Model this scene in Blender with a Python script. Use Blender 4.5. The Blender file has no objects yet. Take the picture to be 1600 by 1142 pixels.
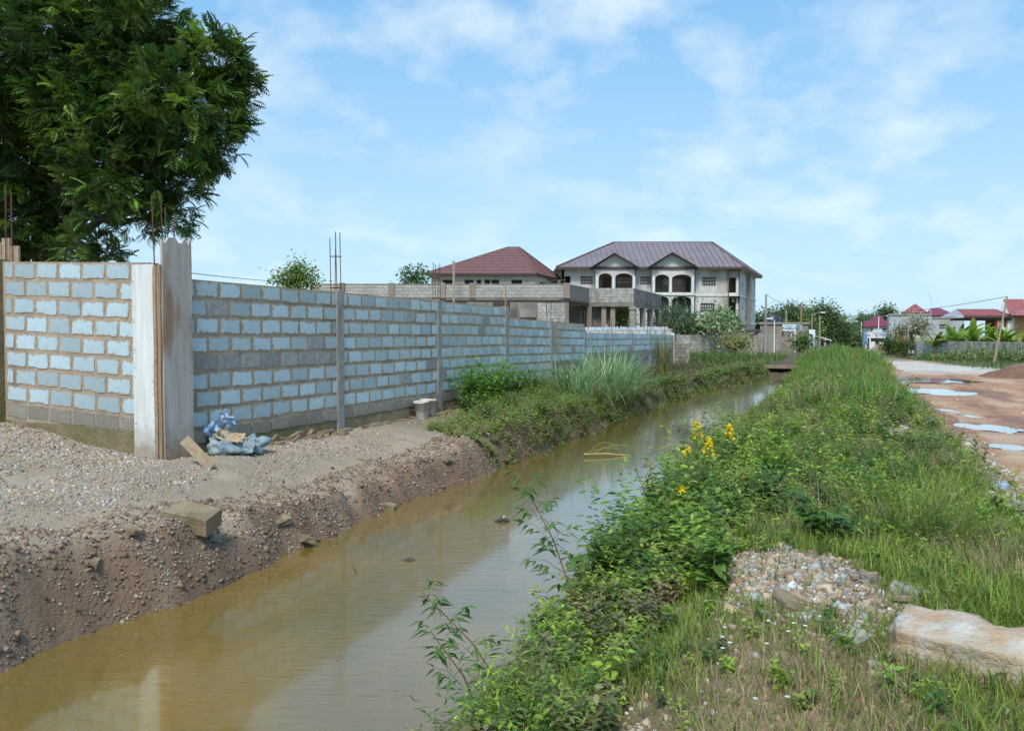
import bpy, bmesh, math, random
import numpy as np
from mathutils import Vector, Matrix, noise as mnoise
R = math.radians
rng = np.random.default_rng(7)
random.seed(7)
sc = bpy.context.scene
C = sc.collection

# ---------------------------------------------------------------- camera
F = 1280.0
TH = math.atan(46 / F)
HC = 1.58
cam = bpy.data.cameras.new('camera')
cam.sensor_width = 36; cam.lens = 36 * F / 1600; cam.clip_end = 6000; cam.clip_start = 0.05
camo = bpy.data.objects.new('camera', cam); C.objects.link(camo)
camo.location = (0, 0, HC); camo.rotation_euler = (R(90) - TH, 0, 0)
sc.camera = camo

# ---------------------------------------------------------------- light
SUN_AZ = R(193)      # compass direction the sun stands in, from +Y clockwise
SUN_EL = R(52)
world = bpy.data.worlds.new('World'); sc.world = world; world.use_nodes = True
nt = world.node_tree; nt.nodes.clear()
def N(nt, t, **kw):
    n = nt.nodes.new(t)
    for k, v in kw.items(): setattr(n, k, v)
    return n
L = nt.links.new
wo = N(nt, 'ShaderNodeOutputWorld'); bg = N(nt, 'ShaderNodeBackground')
sky = N(nt, 'ShaderNodeTexSky'); sky.sky_type = 'NISHITA'; sky.sun_disc = False
sky.sun_elevation = SUN_EL; sky.sun_rotation = SUN_AZ; sky.air_density = 1.0; sky.dust_density = 1.6; sky.ozone_density = 1.6
tc = N(nt, 'ShaderNodeTexCoord'); sp = N(nt, 'ShaderNodeSeparateXYZ'); L(tc.outputs['Generated'], sp.inputs[0])
ad = N(nt, 'ShaderNodeMath', operation='ADD'); L(sp.outputs[2], ad.inputs[0]); ad.inputs[1].default_value = 0.45
mx = N(nt, 'ShaderNodeMath', operation='MAXIMUM'); L(ad.outputs[0], mx.inputs[0]); mx.inputs[1].default_value = 0.05
dx = N(nt, 'ShaderNodeMath', operation='DIVIDE'); dy = N(nt, 'ShaderNodeMath', operation='DIVIDE')
L(sp.outputs[0], dx.inputs[0]); L(mx.outputs[0], dx.inputs[1]); L(sp.outputs[1], dy.inputs[0]); L(mx.outputs[0], dy.inputs[1])
cb = N(nt, 'ShaderNodeCombineXYZ'); L(dx.outputs[0], cb.inputs[0]); L(dy.outputs[0], cb.inputs[1])
n1 = N(nt, 'ShaderNodeTexNoise'); n1.inputs['Scale'].default_value = 5.2; n1.inputs['Detail'].default_value = 7; n1.inputs['Roughness'].default_value = 0.55; n1.inputs['Distortion'].default_value = 0.05
mp = N(nt, 'ShaderNodeMapping'); mp.inputs['Location'].default_value = (5.3, 2.6, 0); L(cb.outputs[0], mp.inputs[0]); L(mp.outputs[0], n1.inputs[0])
cr = N(nt, 'ShaderNodeValToRGB'); cr.color_ramp.elements[0].position = 0.46; cr.color_ramp.elements[1].position = 0.70
cr.color_ramp.elements[0].color = (0, 0, 0, 1); cr.color_ramp.elements[1].color = (0.62, 0.62, 0.62, 1)
L(n1.outputs[0], cr.inputs[0])
n2 = N(nt, 'ShaderNodeTexNoise'); n2.inputs['Scale'].default_value = 1.3; n2.inputs['Detail'].default_value = 3
mp2 = N(nt, 'ShaderNodeMapping'); mp2.inputs['Location'].default_value = (1.3, 2.2, 0); L(cb.outputs[0], mp2.inputs[0]); L(mp2.outputs[0], n2.inputs[0])
cr2 = N(nt, 'ShaderNodeValToRGB'); cr2.color_ramp.elements[0].position = 0.30; cr2.color_ramp.elements[1].position = 0.56; L(n2.outputs[0], cr2.inputs[0])
mu = N(nt, 'ShaderNodeMath', operation='MULTIPLY'); L(cr.outputs[0], mu.inputs[0]); L(cr2.outputs[0], mu.inputs[1])
# thin even veil of humid air, a little more near the horizon
veil = N(nt, 'ShaderNodeMapRange'); L(sp.outputs[2], veil.inputs[0]); veil.inputs[1].default_value = 0.0; veil.inputs[2].default_value = 0.5
veil.inputs[3].default_value = 0.85; veil.inputs[4].default_value = 0.75
grd = N(nt, 'ShaderNodeMapRange'); L(sp.outputs[2], grd.inputs[0]); grd.inputs[1].default_value = 0.0; grd.inputs[2].default_value = 0.42
vc = N(nt, 'ShaderNodeMix', data_type='RGBA'); L(grd.outputs[0], vc.inputs[0]); vc.inputs[6].default_value = (2.95, 4.3, 5.1, 1); vc.inputs[7].default_value = (1.0, 2.6, 4.5, 1)
mv = N(nt, 'ShaderNodeMix', data_type='RGBA'); L(veil.outputs[0], mv.inputs[0]); L(sky.outputs[0], mv.inputs[6]); L(vc.outputs[2], mv.inputs[7])
mc = N(nt, 'ShaderNodeMix', data_type='RGBA'); L(mu.outputs[0], mc.inputs[0]); L(mv.outputs[2], mc.inputs[6]); mc.inputs[7].default_value = (4.7, 5.1, 5.3, 1)
L(mc.outputs[2], bg.inputs[0]); bg.inputs[1].default_value = 0.135; L(bg.outputs[0], wo.inputs[0])

sl = bpy.data.lights.new('sun', 'SUN'); sl.energy = 2.3; sl.angle = R(16); sl.color = (1, 0.95, 0.86)
so = bpy.data.objects.new('sun', sl); C.objects.link(so)
sd = Vector((math.sin(SUN_AZ) * math.cos(SUN_EL), math.cos(SUN_AZ) * math.cos(SUN_EL), math.sin(SUN_EL)))
so.rotation_euler = (-sd).to_track_quat('-Z', 'Y').to_euler()
sc.view_settings.view_transform = 'Standard'; sc.view_settings.look = 'None'
sc.view_settings.exposure = 0.62; sc.view_settings.gamma = 1; sc.view_settings.use_curve_mapping = False
sc.cycles.max_bounces = 6; sc.cycles.transparent_max_bounces = 6

# ---------------------------------------------------------------- coordinates
cT, sT = math.cos(TH), math.sin(TH)
def ray(px, py):
    a = (px - 800) / F; b = (571 - py) / F
    return np.array([a, cT + b * sT, -sT + b * cT])
def P(px, py, Y):                       # point seen at px,py at forward distance Y
    d = ray(px, py); t = Y / d[1]
    return Vector((d[0] * t, Y, HC + d[2] * t))
def G(px, py, z):                       # point seen at px,py on height z
    d = ray(px, py); t = (z - HC) / d[2]
    return Vector((d[0] * t, d[1] * t, z))
DU = np.array([.3584, .9336]); DV = np.array([.9336, -.3584])
def uv2xy(u, v): return u * DU[0] + v * DV[0], u * DU[1] + v * DV[1]
def xy2uv(x, y): return x * DU[0] + y * DU[1], x * DV[0] + y * DV[1]
ZW = -0.77

def vnoise(x, y, seed=0):
    x = np.asarray(x, float); y = np.asarray(y, float)
    xi = np.floor(x).astype(np.int64); yi = np.floor(y).astype(np.int64); fx = x - xi; fy = y - yi
    fx = fx * fx * (3 - 2 * fx); fy = fy * fy * (3 - 2 * fy)
    def h(a, b):
        n = (a * 374761393 + b * 668265263 + seed * 974634777) & 0x7fffffff
        n = ((n ^ (n >> 13)) * 1274126177) & 0x7fffffff
        return ((n ^ (n >> 16)) & 0xffff) / 65535.0
    return (h(xi, yi) * (1 - fx) + h(xi + 1, yi) * fx) * (1 - fy) + (h(xi, yi + 1) * (1 - fx) + h(xi + 1, yi + 1) * fx) * fy
def fbm(x, y, o=4, seed=0):
    s = 0; a = .5; t = 0
    for i in range(o):
        s = s + a * vnoise(x, y, seed + i); t += a; a *= .5; x = x * 2.03 + 5.1; y = y * 2.03 + 1.7
    return s / t - .5
def sm(e0, e1, x):
    t = np.clip((x - e0) / (e1 - e0), 0, 1); return t * t * (3 - 2 * t)
def shoreL(u): return -5.22 + np.interp(u, [0, 29, 39, 50], [0, .1, .85, 2.3]) + .34 * fbm(u * .5, u * 0 + 3, 3, 11) + .16 * fbm(u * 2.2, u * 0 + 9, 2, 12)
def shoreR(u): return -2.08 + np.interp(u, [3, 6, 10], [.34, .22, 0]) + .5 * fbm(u * .35, u * 0 + 1, 3, 13) + .25 * sm(18, 30, u)
PUD = [(1430, 596, 1.9, 2.6, 3), (1452, 614, 1.35, 1.7, 5), (1545, 673, .42, .85, 7), (1592, 705, .42, .40, 9), (1518, 654, .18, .45, 4), (1480, 645, .2, .4, 6)]
def puddle_basin(u, v):
    z = 0
    for px, py, rx, ry, s_ in PUD:
        g = G(px, py, -.27); x, y = u * DU[0] + v * DV[0], u * DU[1] + v * DV[1]
        z = z + .07 * np.exp(-(((x - g.x) / rx) ** 2 + ((y - g.y) / ry) ** 2) ** 1.5)
    return z
def redge(u): return np.interp(u, [0, 8, 15, 32, 60, 100], [1.5, 1.7, 1.9, 2.15, 3.6, 4.6])
def ground(u, v):
    u = np.asarray(u, float); v = np.asarray(v, float)
    w = fbm(u * .8, v * .8, 4, 3)
    # left bank
    zc = np.interp(u, [-5, 4, 6, 7, 9, 11, 13, 16, 50], [.1, -.02, -.16, -.33, -.42, -.34, -.26, -.22, -.25])
    sl_ = shoreL(u)
    a = sl_ - v                                           # distance inland on the left
    steep = sm(0, .55, a + .18 * w)
    zl = ZW - .25 + (zc - ZW + .25) * steep
    zb = np.interp(u, [0, 8, 12, 20, 46, 80], [.12, .0, -.04, -.06, -.13, -.3])   # at the wall foot
    zb = zb + np.where(u < 9, np.clip(-v - 7.6, 0, 4) * .115, 0)
    zl = np.where(a > .5, zc + (zb - zc) * sm(.5, 2.1, a), zl)
    zl = zl + .10 * w * sm(.2, .7, a) + .30 * fbm(u * 2.1, v * 2.1, 4, 21) * np.exp(-((a - .5) / .5) ** 2) + .11 * fbm(u * 6.5, v * 6.5, 3, 22) * sm(1.5, .7, a) * sm(26, 16, u) + .025 * fbm(u * 9, v * 9, 2, 23) * sm(20, 14, u)
    # right bank
    b = v - shoreR(u)
    zr = ZW - .2 + (.2 + .45) * sm(-.1, .55, b) + .38 * sm(.45, 1.7, b)
    zr = zr + .12 * np.exp(-((u - 5) / 1.6) ** 2 - ((v + .1) / .8) ** 2)
    road = sm(-.45, .35, v - redge(u) + .3 * w)
    zr = zr + .28 * np.clip(fbm(u * .6, v * .8, 3, 98), 0, .4) * sm(9, 12, u) * (1 - road)
    zr = zr - .26 * road + .12 * w * (1 - road) + .04 * w * road
    # right of the yard the ground lies lower far away
    pg = G(296, 832, -.38); pu, pv = xy2uv(pg.x, pg.y); pw_ = np.exp(-((u - pu) / .62) ** 4 - ((v - pv - .06) / .56) ** 4)
    zl = zl * (1 - pw_) + np.maximum(zl, -.395 + .03 * w) * pw_
    mid = (sl_ + shoreR(u)) / 2
    z = np.where(v < mid, zl, zr)
    inside = np.minimum(v - sl_, shoreR(u) - v)
    z = np.where(inside > 0, np.minimum(z, ZW - .05 - .5 * sm(0, .8, inside)), z)
    # the canal is culverted past u = 50
    cz = sm(49.2, 49.8, u)
    z = np.where((v > -7) & (v < 0), z * (1 - cz) + (-.22) * cz, z)
    far = sm(45, 130, u) * sm(-1, 9, v) * .95 + sm(60, 140, u) * .2
    z = z - far - puddle_basin(u, v)
    return z
def gz(x, y):
    u, v = xy2uv(x, y); return float(ground(u, v))
def onG(px, py):                       # first terrain hit along the pixel's ray
    d = ray(px, py); t = 1.5
    while t < 400:
        p = d * t
        if HC + p[2] < gz(p[0], p[1]): break
        t *= 1.004
    return Vector((d[0] * t, d[1] * t, gz(d[0] * t, d[1] * t)))

# ---------------------------------------------------------------- object helpers
def tag(o, label=None, cat=None, group=None, kind=None):
    if label: o['label'] = label
    if cat: o['category'] = cat
    if group: o['group'] = group
    if kind: o['kind'] = kind
    return o
def empty(name, loc, label, cat, group=None, rz=0):
    o = bpy.data.objects.new(name, None); C.objects.link(o); o.location = loc; o.rotation_euler = (0, 0, rz)
    o.empty_display_size = .2
    return tag(o, label, cat, group)
def link(name, me, parent=None, loc=None, world_space=True):
    o = bpy.data.objects.new(name, me); C.objects.link(o)
    if loc is not None: o.location = loc
    if parent is not None:
        o.parent = parent
        if world_space:
            r = parent
            M = Matrix.Identity(4)
            while r is not None:
                M = Matrix.LocRotScale(r.location, r.rotation_euler, r.scale) @ r.matrix_parent_inverse.inverted().inverted() @ M if False else (r.matrix_parent_inverse @ Matrix.LocRotScale(r.location, r.rotation_euler, r.scale)) @ M
                r = r.parent
            o.matrix_parent_inverse = M.inverted()
    return o
def mesh_np(name, V, faces, mat=None, tint=None, smooth=False, fmat=None):
    """V (n,3); faces: list of (m,k) int arrays"""
    me = bpy.data.meshes.new(name)
    V = np.ascontiguousarray(V, dtype=np.float32)
    me.vertices.add(len(V)); me.vertices.foreach_set('co', V.ravel())
    loops = np.concatenate([f.ravel() for f in faces]).astype(np.int32)
    tot = np.concatenate([np.full(len(f), f.shape[1], np.int32) for f in faces])
    st = np.concatenate([[0], np.cumsum(tot)[:-1]]).astype(np.int32)
    me.loops.add(len(loops)); me.loops.foreach_set('vertex_index', loops)
    me.polygons.add(len(tot)); me.polygons.foreach_set('loop_start', st)
    try: me.polygons.foreach_set('loop_total', tot)
    except Exception: pass
    if smooth: me.polygons.foreach_set('use_smooth', np.ones(len(tot), bool))
    if fmat is not None: me.polygons.foreach_set('material_index', np.asarray(fmat, np.int32))
    if tint is not None:
        at = me.attributes.new('tint', 'FLOAT_COLOR', 'POINT')
        c = np.ones((len(V), 4), np.float32); c[:, :3] = tint; at.data.foreach_set('color', c.ravel())
    me.update(calc_edges=True); me.validate()
    for m in (mat if isinstance(mat, (list, tuple)) else [mat]):
        if m: me.materials.append(m)
    return me
class MB:
    def __init__(s): s.v = []; s.f = []; s.m = []; s.sm = []
    def add(s, vs, fs, mi=0, smooth=False):
        b = len(s.v); s.v += [tuple(q) for q in vs]; s.f += [tuple(b + i for i in f) for f in fs]; s.m += [mi] * len(fs); s.sm += [smooth] * len(fs)
    def box(s, c, d, rz=0, mi=0, M=None):
        hx, hy, hz = d[0] / 2, d[1] / 2, d[2] / 2
        vs = [Vector((x, y, z)) for z in (-hz, hz) for y in (-hy, hy) for x in (-hx, hx)]
        M = M or Matrix.Rotation(rz, 3, 'Z'); vs = [M @ q + Vector(c) for q in vs]
        s.add(vs, [(0, 2, 3, 1), (4, 5, 7, 6), (0, 1, 5, 4), (2, 6, 7, 3), (0, 4, 6, 2), (1, 3, 7, 5)], mi)
    def bar(s, a, b, w, t=None, mi=0, up=(0, 0, 1)):
        a = Vector(a); b = Vector(b); t = t or w; d = b - a; l = d.length; y = d.normalized(); up = Vector(up)
        x = y.cross(up)
        if x.length < 1e-3: x = y.cross(Vector((1, 0, 0)))
        x.normalize(); z = x.cross(y)
        M = Matrix((x, y, z)).transposed(); s.box((a + b) / 2, (w, l, t), M=M, mi=mi)
    def tube(s, pts, rad, n=8, mi=0, cap=True):
        pts = [Vector(p) for p in pts]; b = []; vs = []
        for i, p in enumerate(pts):
            d = (pts[min(i + 1, len(pts) - 1)] - pts[max(i - 1, 0)]).normalized()
            x = d.cross(Vector((0, 0, 1)))
            if x.length < .02: x = d.cross(Vector((0, 1, 0)))
            x.normalize(); y = x.cross(d); r = rad[i] if isinstance(rad, (list, tuple)) else rad
            vs += [p + x * math.cos(6.28318 * k / n) * r + y * math.sin(6.28318 * k / n) * r for k in range(n)]
        fs = [(i * n + k, (i + 1) * n + k, (i + 1) * n + (k + 1) % n, i * n + (k + 1) % n) for i in range(len(pts) - 1) for k in range(n)]
        s.add(vs, fs, mi, True)
        if cap: s.add(vs[:n], [tuple(range(n))], mi); s.add(vs[-n:], [tuple(range(n))[::-1]], mi)
    def prism(s, poly, off, mi=0):
        n = len(poly); a = [Vector(p) for p in poly]; b = [p + Vector(off) for p in a]
        s.add(a + b, [tuple(range(n)), tuple(range(2 * n - 1, n - 1, -1))] + [(i, i + n, (i + 1) % n + n, (i + 1) % n) for i in range(n)], mi)
    def mesh(s, name, mats):
        me = bpy.data.meshes.new(name); me.from_pydata(s.v, [], s.f)
        me.polygons.foreach_set('material_index', s.m); me.polygons.foreach_set('use_smooth', s.sm)
        for m in (mats if isinstance(mats, (list, tuple)) else [mats]): me.materials.append(m)
        me.validate(); me.update()
        bm = bmesh.new(); bm.from_mesh(me); bmesh.ops.recalc_face_normals(bm, faces=bm.faces); bm.to_mesh(me); bm.free()
        return me
    def build(s, name, mats, parent=None): return link(name, s.mesh(name, mats), parent)

# ---------------------------------------------------------------- materials
def mat(name, col, rough=.8, col2=None, scale=4, bump=0, bscale=30, tintattr=False, rand=0, metal=0, spec=.5, detail=5, low=.35, high=.65, dist=.02, stain=None, stretch=None, trans=0):
    m = bpy.data.materials.new(name); m.use_nodes = True; t = m.node_tree; b = t.nodes['Principled BSDF']; K = t.links.new
    b.inputs['Roughness'].default_value = rough; b.inputs['Metallic'].default_value = metal; b.inputs['Specular IOR Level'].default_value = spec
    tcn = N(t, 'ShaderNodeTexCoord')
    src = tcn.outputs['Object']
    if stretch:
        mpn = N(t, 'ShaderNodeMapping'); mpn.inputs['Scale'].default_value = stretch; K(src, mpn.inputs[0]); src = mpn.outputs[0]
    if tintattr:
        at = N(t, 'ShaderNodeAttribute'); at.attribute_name = 'tint'; cur = at.outputs['Color']
    else:
        rg = N(t, 'ShaderNodeRGB'); rg.outputs[0].default_value = (*col, 1); cur = rg.outputs[0]
    if col2 is not None:
        ns = N(t, 'ShaderNodeTexNoise'); ns.inputs['Scale'].default_value = scale; ns.inputs['Detail'].default_value = detail; ns.inputs['Roughness'].default_value = .6; K(src, ns.inputs[0])
        rp = N(t, 'ShaderNodeMapRange'); rp.inputs[1].default_value = low; rp.inputs[2].default_value = high; K(ns.outputs[0], rp.inputs[0])
        mxn = N(t, 'ShaderNodeMix', data_type='RGBA'); K(rp.outputs[0], mxn.inputs[0]); K(cur, mxn.inputs[6]); mxn.inputs[7].default_value = (*col2, 1); cur = mxn.outputs[2]
    if stain is not None:      # (colour, scale, low, high): vertical streaks and patches of dirt
        ns = N(t, 'ShaderNodeTexNoise'); ns.inputs['Scale'].default_value = stain[1]; ns.inputs['Detail'].default_value = 6
        mpn = N(t, 'ShaderNodeMapping'); mpn.inputs['Scale'].default_value = (1, 1, .22); K(tcn.outputs['Object'], mpn.inputs[0]); K(mpn.outputs[0], ns.inputs[0])
        rp = N(t, 'ShaderNodeMapRange'); rp.inputs[1].default_value = stain[2]; rp.inputs[2].default_value = stain[3]; K(ns.outputs[0], rp.inputs[0])
        mxn = N(t, 'ShaderNodeMix', data_type='RGBA'); K(rp.outputs[0], mxn.inputs[0]); K(cur, mxn.inputs[6]); mxn.inputs[7].default_value = (*stain[0], 1); cur = mxn.outputs[2]
    if rand:
        oi = N(t, 'ShaderNodeObjectInfo'); ge = N(t, 'ShaderNodeNewGeometry')
        a1 = N(t, 'ShaderNodeMath', operation='ADD'); K(oi.outputs['Random'], a1.inputs[0]); K(ge.outputs['Random Per Island'], a1.inputs[1])
        fr = N(t, 'ShaderNodeMath', operation='FRACT'); K(a1.outputs[0], fr.inputs[0])
        mr = N(t, 'ShaderNodeMapRange'); mr.inputs[3].default_value = 1 - rand; mr.inputs[4].default_value = 1 + rand; K(fr.outputs[0], mr.inputs[0])
        hs = N(t, 'ShaderNodeHueSaturation'); K(mr.outputs[0], hs.inputs['Value']); K(cur, hs.inputs['Color']); cur = hs.outputs[0]
    K(cur, b.inputs['Base Color'])
    if bump:
        nb = N(t, 'ShaderNodeTexNoise'); nb.inputs['Scale'].default_value = bscale; nb.inputs['Detail'].default_value = 6; nb.inputs['Roughness'].default_value = .65; K(src, nb.inputs[0])
        bp = N(t, 'ShaderNodeBump'); bp.inputs['Strength'].default_value = bump; bp.inputs['Distance'].default_value = dist; K(nb.outputs[0], bp.inputs['Height']); K(bp.outputs[0], b.inputs['Normal'])
    if trans:
        tr = N(t, 'ShaderNodeBsdfTranslucent'); hs2 = N(t, 'ShaderNodeHueSaturation'); hs2.inputs['Value'].default_value = 1.25; hs2.inputs['Saturation'].default_value = 1.1; K(cur, hs2.inputs['Color']); K(hs2.outputs[0], tr.inputs[0])
        ms = N(t, 'ShaderNodeMixShader'); ms.inputs[0].default_value = trans; K(b.outputs[0], ms.inputs[1]); K(tr.outputs[0], ms.inputs[2]); K(ms.outputs[0], t.nodes['Material Output'].inputs[0])
    return m
M = {}
M['block'] = mat('block', (.43, .555, .60), .95, (.36, .47, .525), 9, .9, 70, rand=.2, dist=.012, low=.4, high=.75, stain=((.26, .23, .19), 3, .60, .85))
def smear(m, col):
    t = m.node_tree; K = t.links.new; b = t.nodes['Principled BSDF']; src = b.inputs['Base Color'].links[0].from_socket
    tc_ = N(t, 'ShaderNodeTexCoord'); sx = N(t, 'ShaderNodeSeparateXYZ'); K(tc_.outputs['Generated'], sx.inputs[0]); ds = []
    oi = N(t, 'ShaderNodeObjectInfo'); vm = N(t, 'ShaderNodeVectorMath', operation='ADD'); K(tc_.outputs['Object'], vm.inputs[0]); K(oi.outputs['Location'], vm.inputs[1])
    for ax, k in ((0, 1.0), (2, .5)):
        a = N(t, 'ShaderNodeMath', operation='SUBTRACT'); K(sx.outputs[ax], a.inputs[0]); a.inputs[1].default_value = .5
        a2 = N(t, 'ShaderNodeMath', operation='ABSOLUTE'); K(a.outputs[0], a2.inputs[0]); a3 = N(t, 'ShaderNodeMath', operation='MULTIPLY_ADD'); K(a2.outputs[0], a3.inputs[0]); a3.inputs[1].default_value = -k; a3.inputs[2].default_value = .5 * k; ds.append(a3)
    mn = N(t, 'ShaderNodeMath', operation='MINIMUM'); K(ds[0].outputs[0], mn.inputs[0]); K(ds[1].outputs[0], mn.inputs[1])
    ns = N(t, 'ShaderNodeTexNoise'); ns.inputs['Scale'].default_value = 14; ns.inputs['Detail'].default_value = 6; ns.inputs['Roughness'].default_value = .7; K(vm.outputs[0], ns.inputs[0])
    th = N(t, 'ShaderNodeMath', operation='MULTIPLY_ADD'); K(ns.outputs[0], th.inputs[0]); th.inputs[1].default_value = .44; th.inputs[2].default_value = -.175
    sb = N(t, 'ShaderNodeMath', operation='SUBTRACT'); K(th.outputs[0], sb.inputs[0]); K(mn.outputs[0], sb.inputs[1])
    mr = N(t, 'ShaderNodeMapRange'); mr.inputs[1].default_value = -.008; mr.inputs[2].default_value = .008; K(sb.outputs[0], mr.inputs[0])
    mx_ = N(t, 'ShaderNodeMix', data_type='RGBA'); K(mr.outputs[0], mx_.inputs[0]); K(src, mx_.inputs[6]); mx_.inputs[7].default_value = (*col, 1); K(mx_.outputs[2], b.inputs['Base Color'])
smear(M['block'], (.40, .33, .24))
M['block_grey'] = mat('block_grey', (.24, .245, .235), .95, (.37, .38, .37), 14, 1, 60, rand=.18, dist=.015)
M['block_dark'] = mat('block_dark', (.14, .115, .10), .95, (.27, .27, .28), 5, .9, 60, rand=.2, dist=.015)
M['block_pale'] = mat('block_pale', (.50, .60, .66), .95, (.38, .46, .52), 6, .6, 50, rand=.1)
M['block_old'] = mat('block_old', (.47, .47, .43), .95, (.27, .26, .23), 2.2, .6, 12, rand=.13, stain=((.10, .09, .08), 1.4, .52, .8))
M['block_old2'] = mat('block_old2', (.27, .25, .22), .95, (.17, .155, .14), 1.5, .6, 12, rand=.12, stain=((.09, .08, .07), 1.1, .5, .75))  # darker old blocks; on the unfinished building's side faces they carry painted shade
M['mortar'] = mat('mortar', (.43, .355, .26), .95, (.33, .27, .20), 5, 1, 28, dist=.02, stain=((.19, .15, .11), 1.6, .5, .75))
M['mortar_old'] = mat('mortar_old', (.24, .22, .19), .95, (.16, .14, .12), 1, .6, 9, stain=((.08, .07, .06), .8, .5, .8))
M['footing'] = mat('footing', (.27, .20, .12), .95, (.15, .135, .08), 3, 1, 14, dist=.04, stain=((.15, .14, .05), 2.2, .45, .68))
M['footing_dark'] = mat('footing_dark', (.235, .215, .175), .95, (.31, .29, .25), 20, 1, 45, rand=.15, dist=.02, stain=((.19, .15, .08), 2, .5, .7))
M['concrete'] = mat('concrete', (.36, .34, .31), .9, (.26, .245, .22), 5, .6, 35, stain=((.17, .14, .11), 2.5, .55, .8))
M['plaster_brown'] = mat('plaster_brown', (.28, .20, .15), .95, (.18, .12, .085), 2.5, .8, 12, stain=((.34, .31, .28), 2, .5, .8))
M['board_white'] = mat('board_white', (.70, .74, .72), .75, (.58, .60, .57), 3, .15, 30, stretch=(4, 4, .35), stain=((.33, .20, .11), 2.2, .58, .72))
M['board_grey'] = mat('board_grey', (.47, .45, .425), .8, (.40, .34, .29), 3, .2, 30, stretch=(4, 4, .35), stain=((.30, .19, .12), 3.5, .50, .64))
M['wood'] = mat('wood', (.36, .25, .15), .85, (.23, .155, .09), 3, .5, 25, stretch=(9, 9, .6))
M['wood_pale'] = mat('wood_pale', (.40, .31, .21), .85, (.28, .20, .13), 4, .4, 25, stretch=(4, 4, 4))
M['rust'] = mat('rust', (.13, .055, .035), .8, (.07, .035, .03), 20)
M['water'] = None
M['roof_brown'] = mat('roof_brown', (.19, .095, .095), .5, (.15, .075, .075), 2, 0, spec=.4)
M['roof_purple'] = mat('roof_purple', (.225, .19, .20), .42, (.18, .145, .155), .5, 0, spec=.5)
M['roof_red'] = mat('roof_red', (.36, .075, .07), .45, (.26, .05, .05), .6, 0)
M['roof_maroon'] = mat('roof_maroon', (.23, .022, .055), .45, (.17, .02, .04), .6)
M['fascia'] = mat('fascia', (.09, .05, .05), .7, (.05, .035, .035), 3)
M['render'] = mat('render', (.60, .61, .57), .9, (.47, .46, .42), .7, .3, 8, stain=((.25, .205, .16), .55, .54, .82))
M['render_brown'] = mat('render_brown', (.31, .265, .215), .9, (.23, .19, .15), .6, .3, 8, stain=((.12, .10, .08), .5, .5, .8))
M['white'] = mat('white', (.74, .75, .73), .7, (.62, .62, .6), 2)
M['cream'] = mat('cream', (.55, .50, .40), .85, (.42, .38, .30), 1.2, .3, 8)
M['house_grey'] = mat('house_grey', (.42, .46, .48), .9, (.34, .37, .38), .8, .3, 6, stain=((.25, .24, .22), .6, .55, .8))
M['orange'] = mat('orange', (.55, .27, .15), .85, (.45, .22, .12), 1)
M['blue_paint'] = mat('blue_paint', (.17, .33, .55), .8, (.12, .25, .42), 1)
M['dark'] = mat('dark', (.02, .02, .022), .7)
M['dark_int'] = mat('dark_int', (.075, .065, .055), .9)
M['glass'] = mat('glass', (.05, .06, .07), .12)
M['bars'] = mat('bars', (.62, .60, .54), .7)
M['bark'] = mat('bark', (.13, .095, .07), .95, (.07, .05, .04), 8, .8, 25, stretch=(1, 1, .3))
M['stem'] = mat('stem', (.14, .20, .05), .7, (.10, .14, .04), 8)
M['stem_red'] = mat('stem_red', (.24, .09, .05), .7, (.16, .12, .04), 8)
M['cane'] = mat('cane', (.42, .30, .10), .7, (.30, .22, .09), 8)
M['leaf'] = mat('leaf', (0, 0, 0), .55, tintattr=True, rand=.2, spec=.3, trans=.36)
M['leaf_gloss'] = mat('leaf_gloss', (0, 0, 0), .38, tintattr=True, rand=.2, spec=.5, trans=.16)
M['stone'] = mat('stone', (0, 0, 0), .85, tintattr=True, rand=.22, spec=.3)
M['rock'] = mat('rock', (.52, .43, .32), .8, (.46, .25, .11), 3.4, 1, 16, dist=.03, stretch=(1.4, 1.6, 1.6), low=.42, high=.66, stain=((.62, .62, .58), 5, .5, .7))
M['old_block'] = mat('old_block', (.33, .26, .17), .95, (.24, .18, .11), 7, 1, 45, dist=.02, stain=((.13, .11, .05), 4, .5, .8))
M['plastic_white'] = mat('plastic_white', (.62, .62, .60), .45, (.55, .50, .44), 5, 0, stain=((.35, .26, .18), 4, .5, .72))
M['sack_blue'] = mat('sack_blue', (.25, .42, .68), .55, (.42, .55, .70), 9, .5, 40)
M['sack_teal'] = mat('sack_teal', (.14, .22, .27), .6, (.30, .36, .38), 7, .5, 30)
M['sack_tan'] = mat('sack_tan', (.50, .40, .27), .7, (.36, .28, .18), 8, .4, 30)
M['skin'] = mat('skin', (.06, .03, .02), .6)
M['dress'] = mat('dress', (.26, .32, .45), .85, (.40, .43, .50), 30)
M['hair'] = mat('hair', (.01, .01, .01), .8)
M['sign_white'] = mat('sign_white', (.72, .78, .80), .5)
M['sign_blue'] = mat('sign_blue', (.02, .12, .38), .5)
M['sign_teal'] = mat('sign_teal', (.05, .28, .22), .5)
M['sign_dark'] = mat('sign_dark', (.05, .07, .16), .5)
M['tank'] = mat('tank', (.03, .035, .05), .4)
M['tin'] = mat('tin', (.45, .50, .54), .45, (.30, .28, .26), 2, metal=.3)
M['cable'] = mat('cable', (.03, .03, .035), .6)

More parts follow.
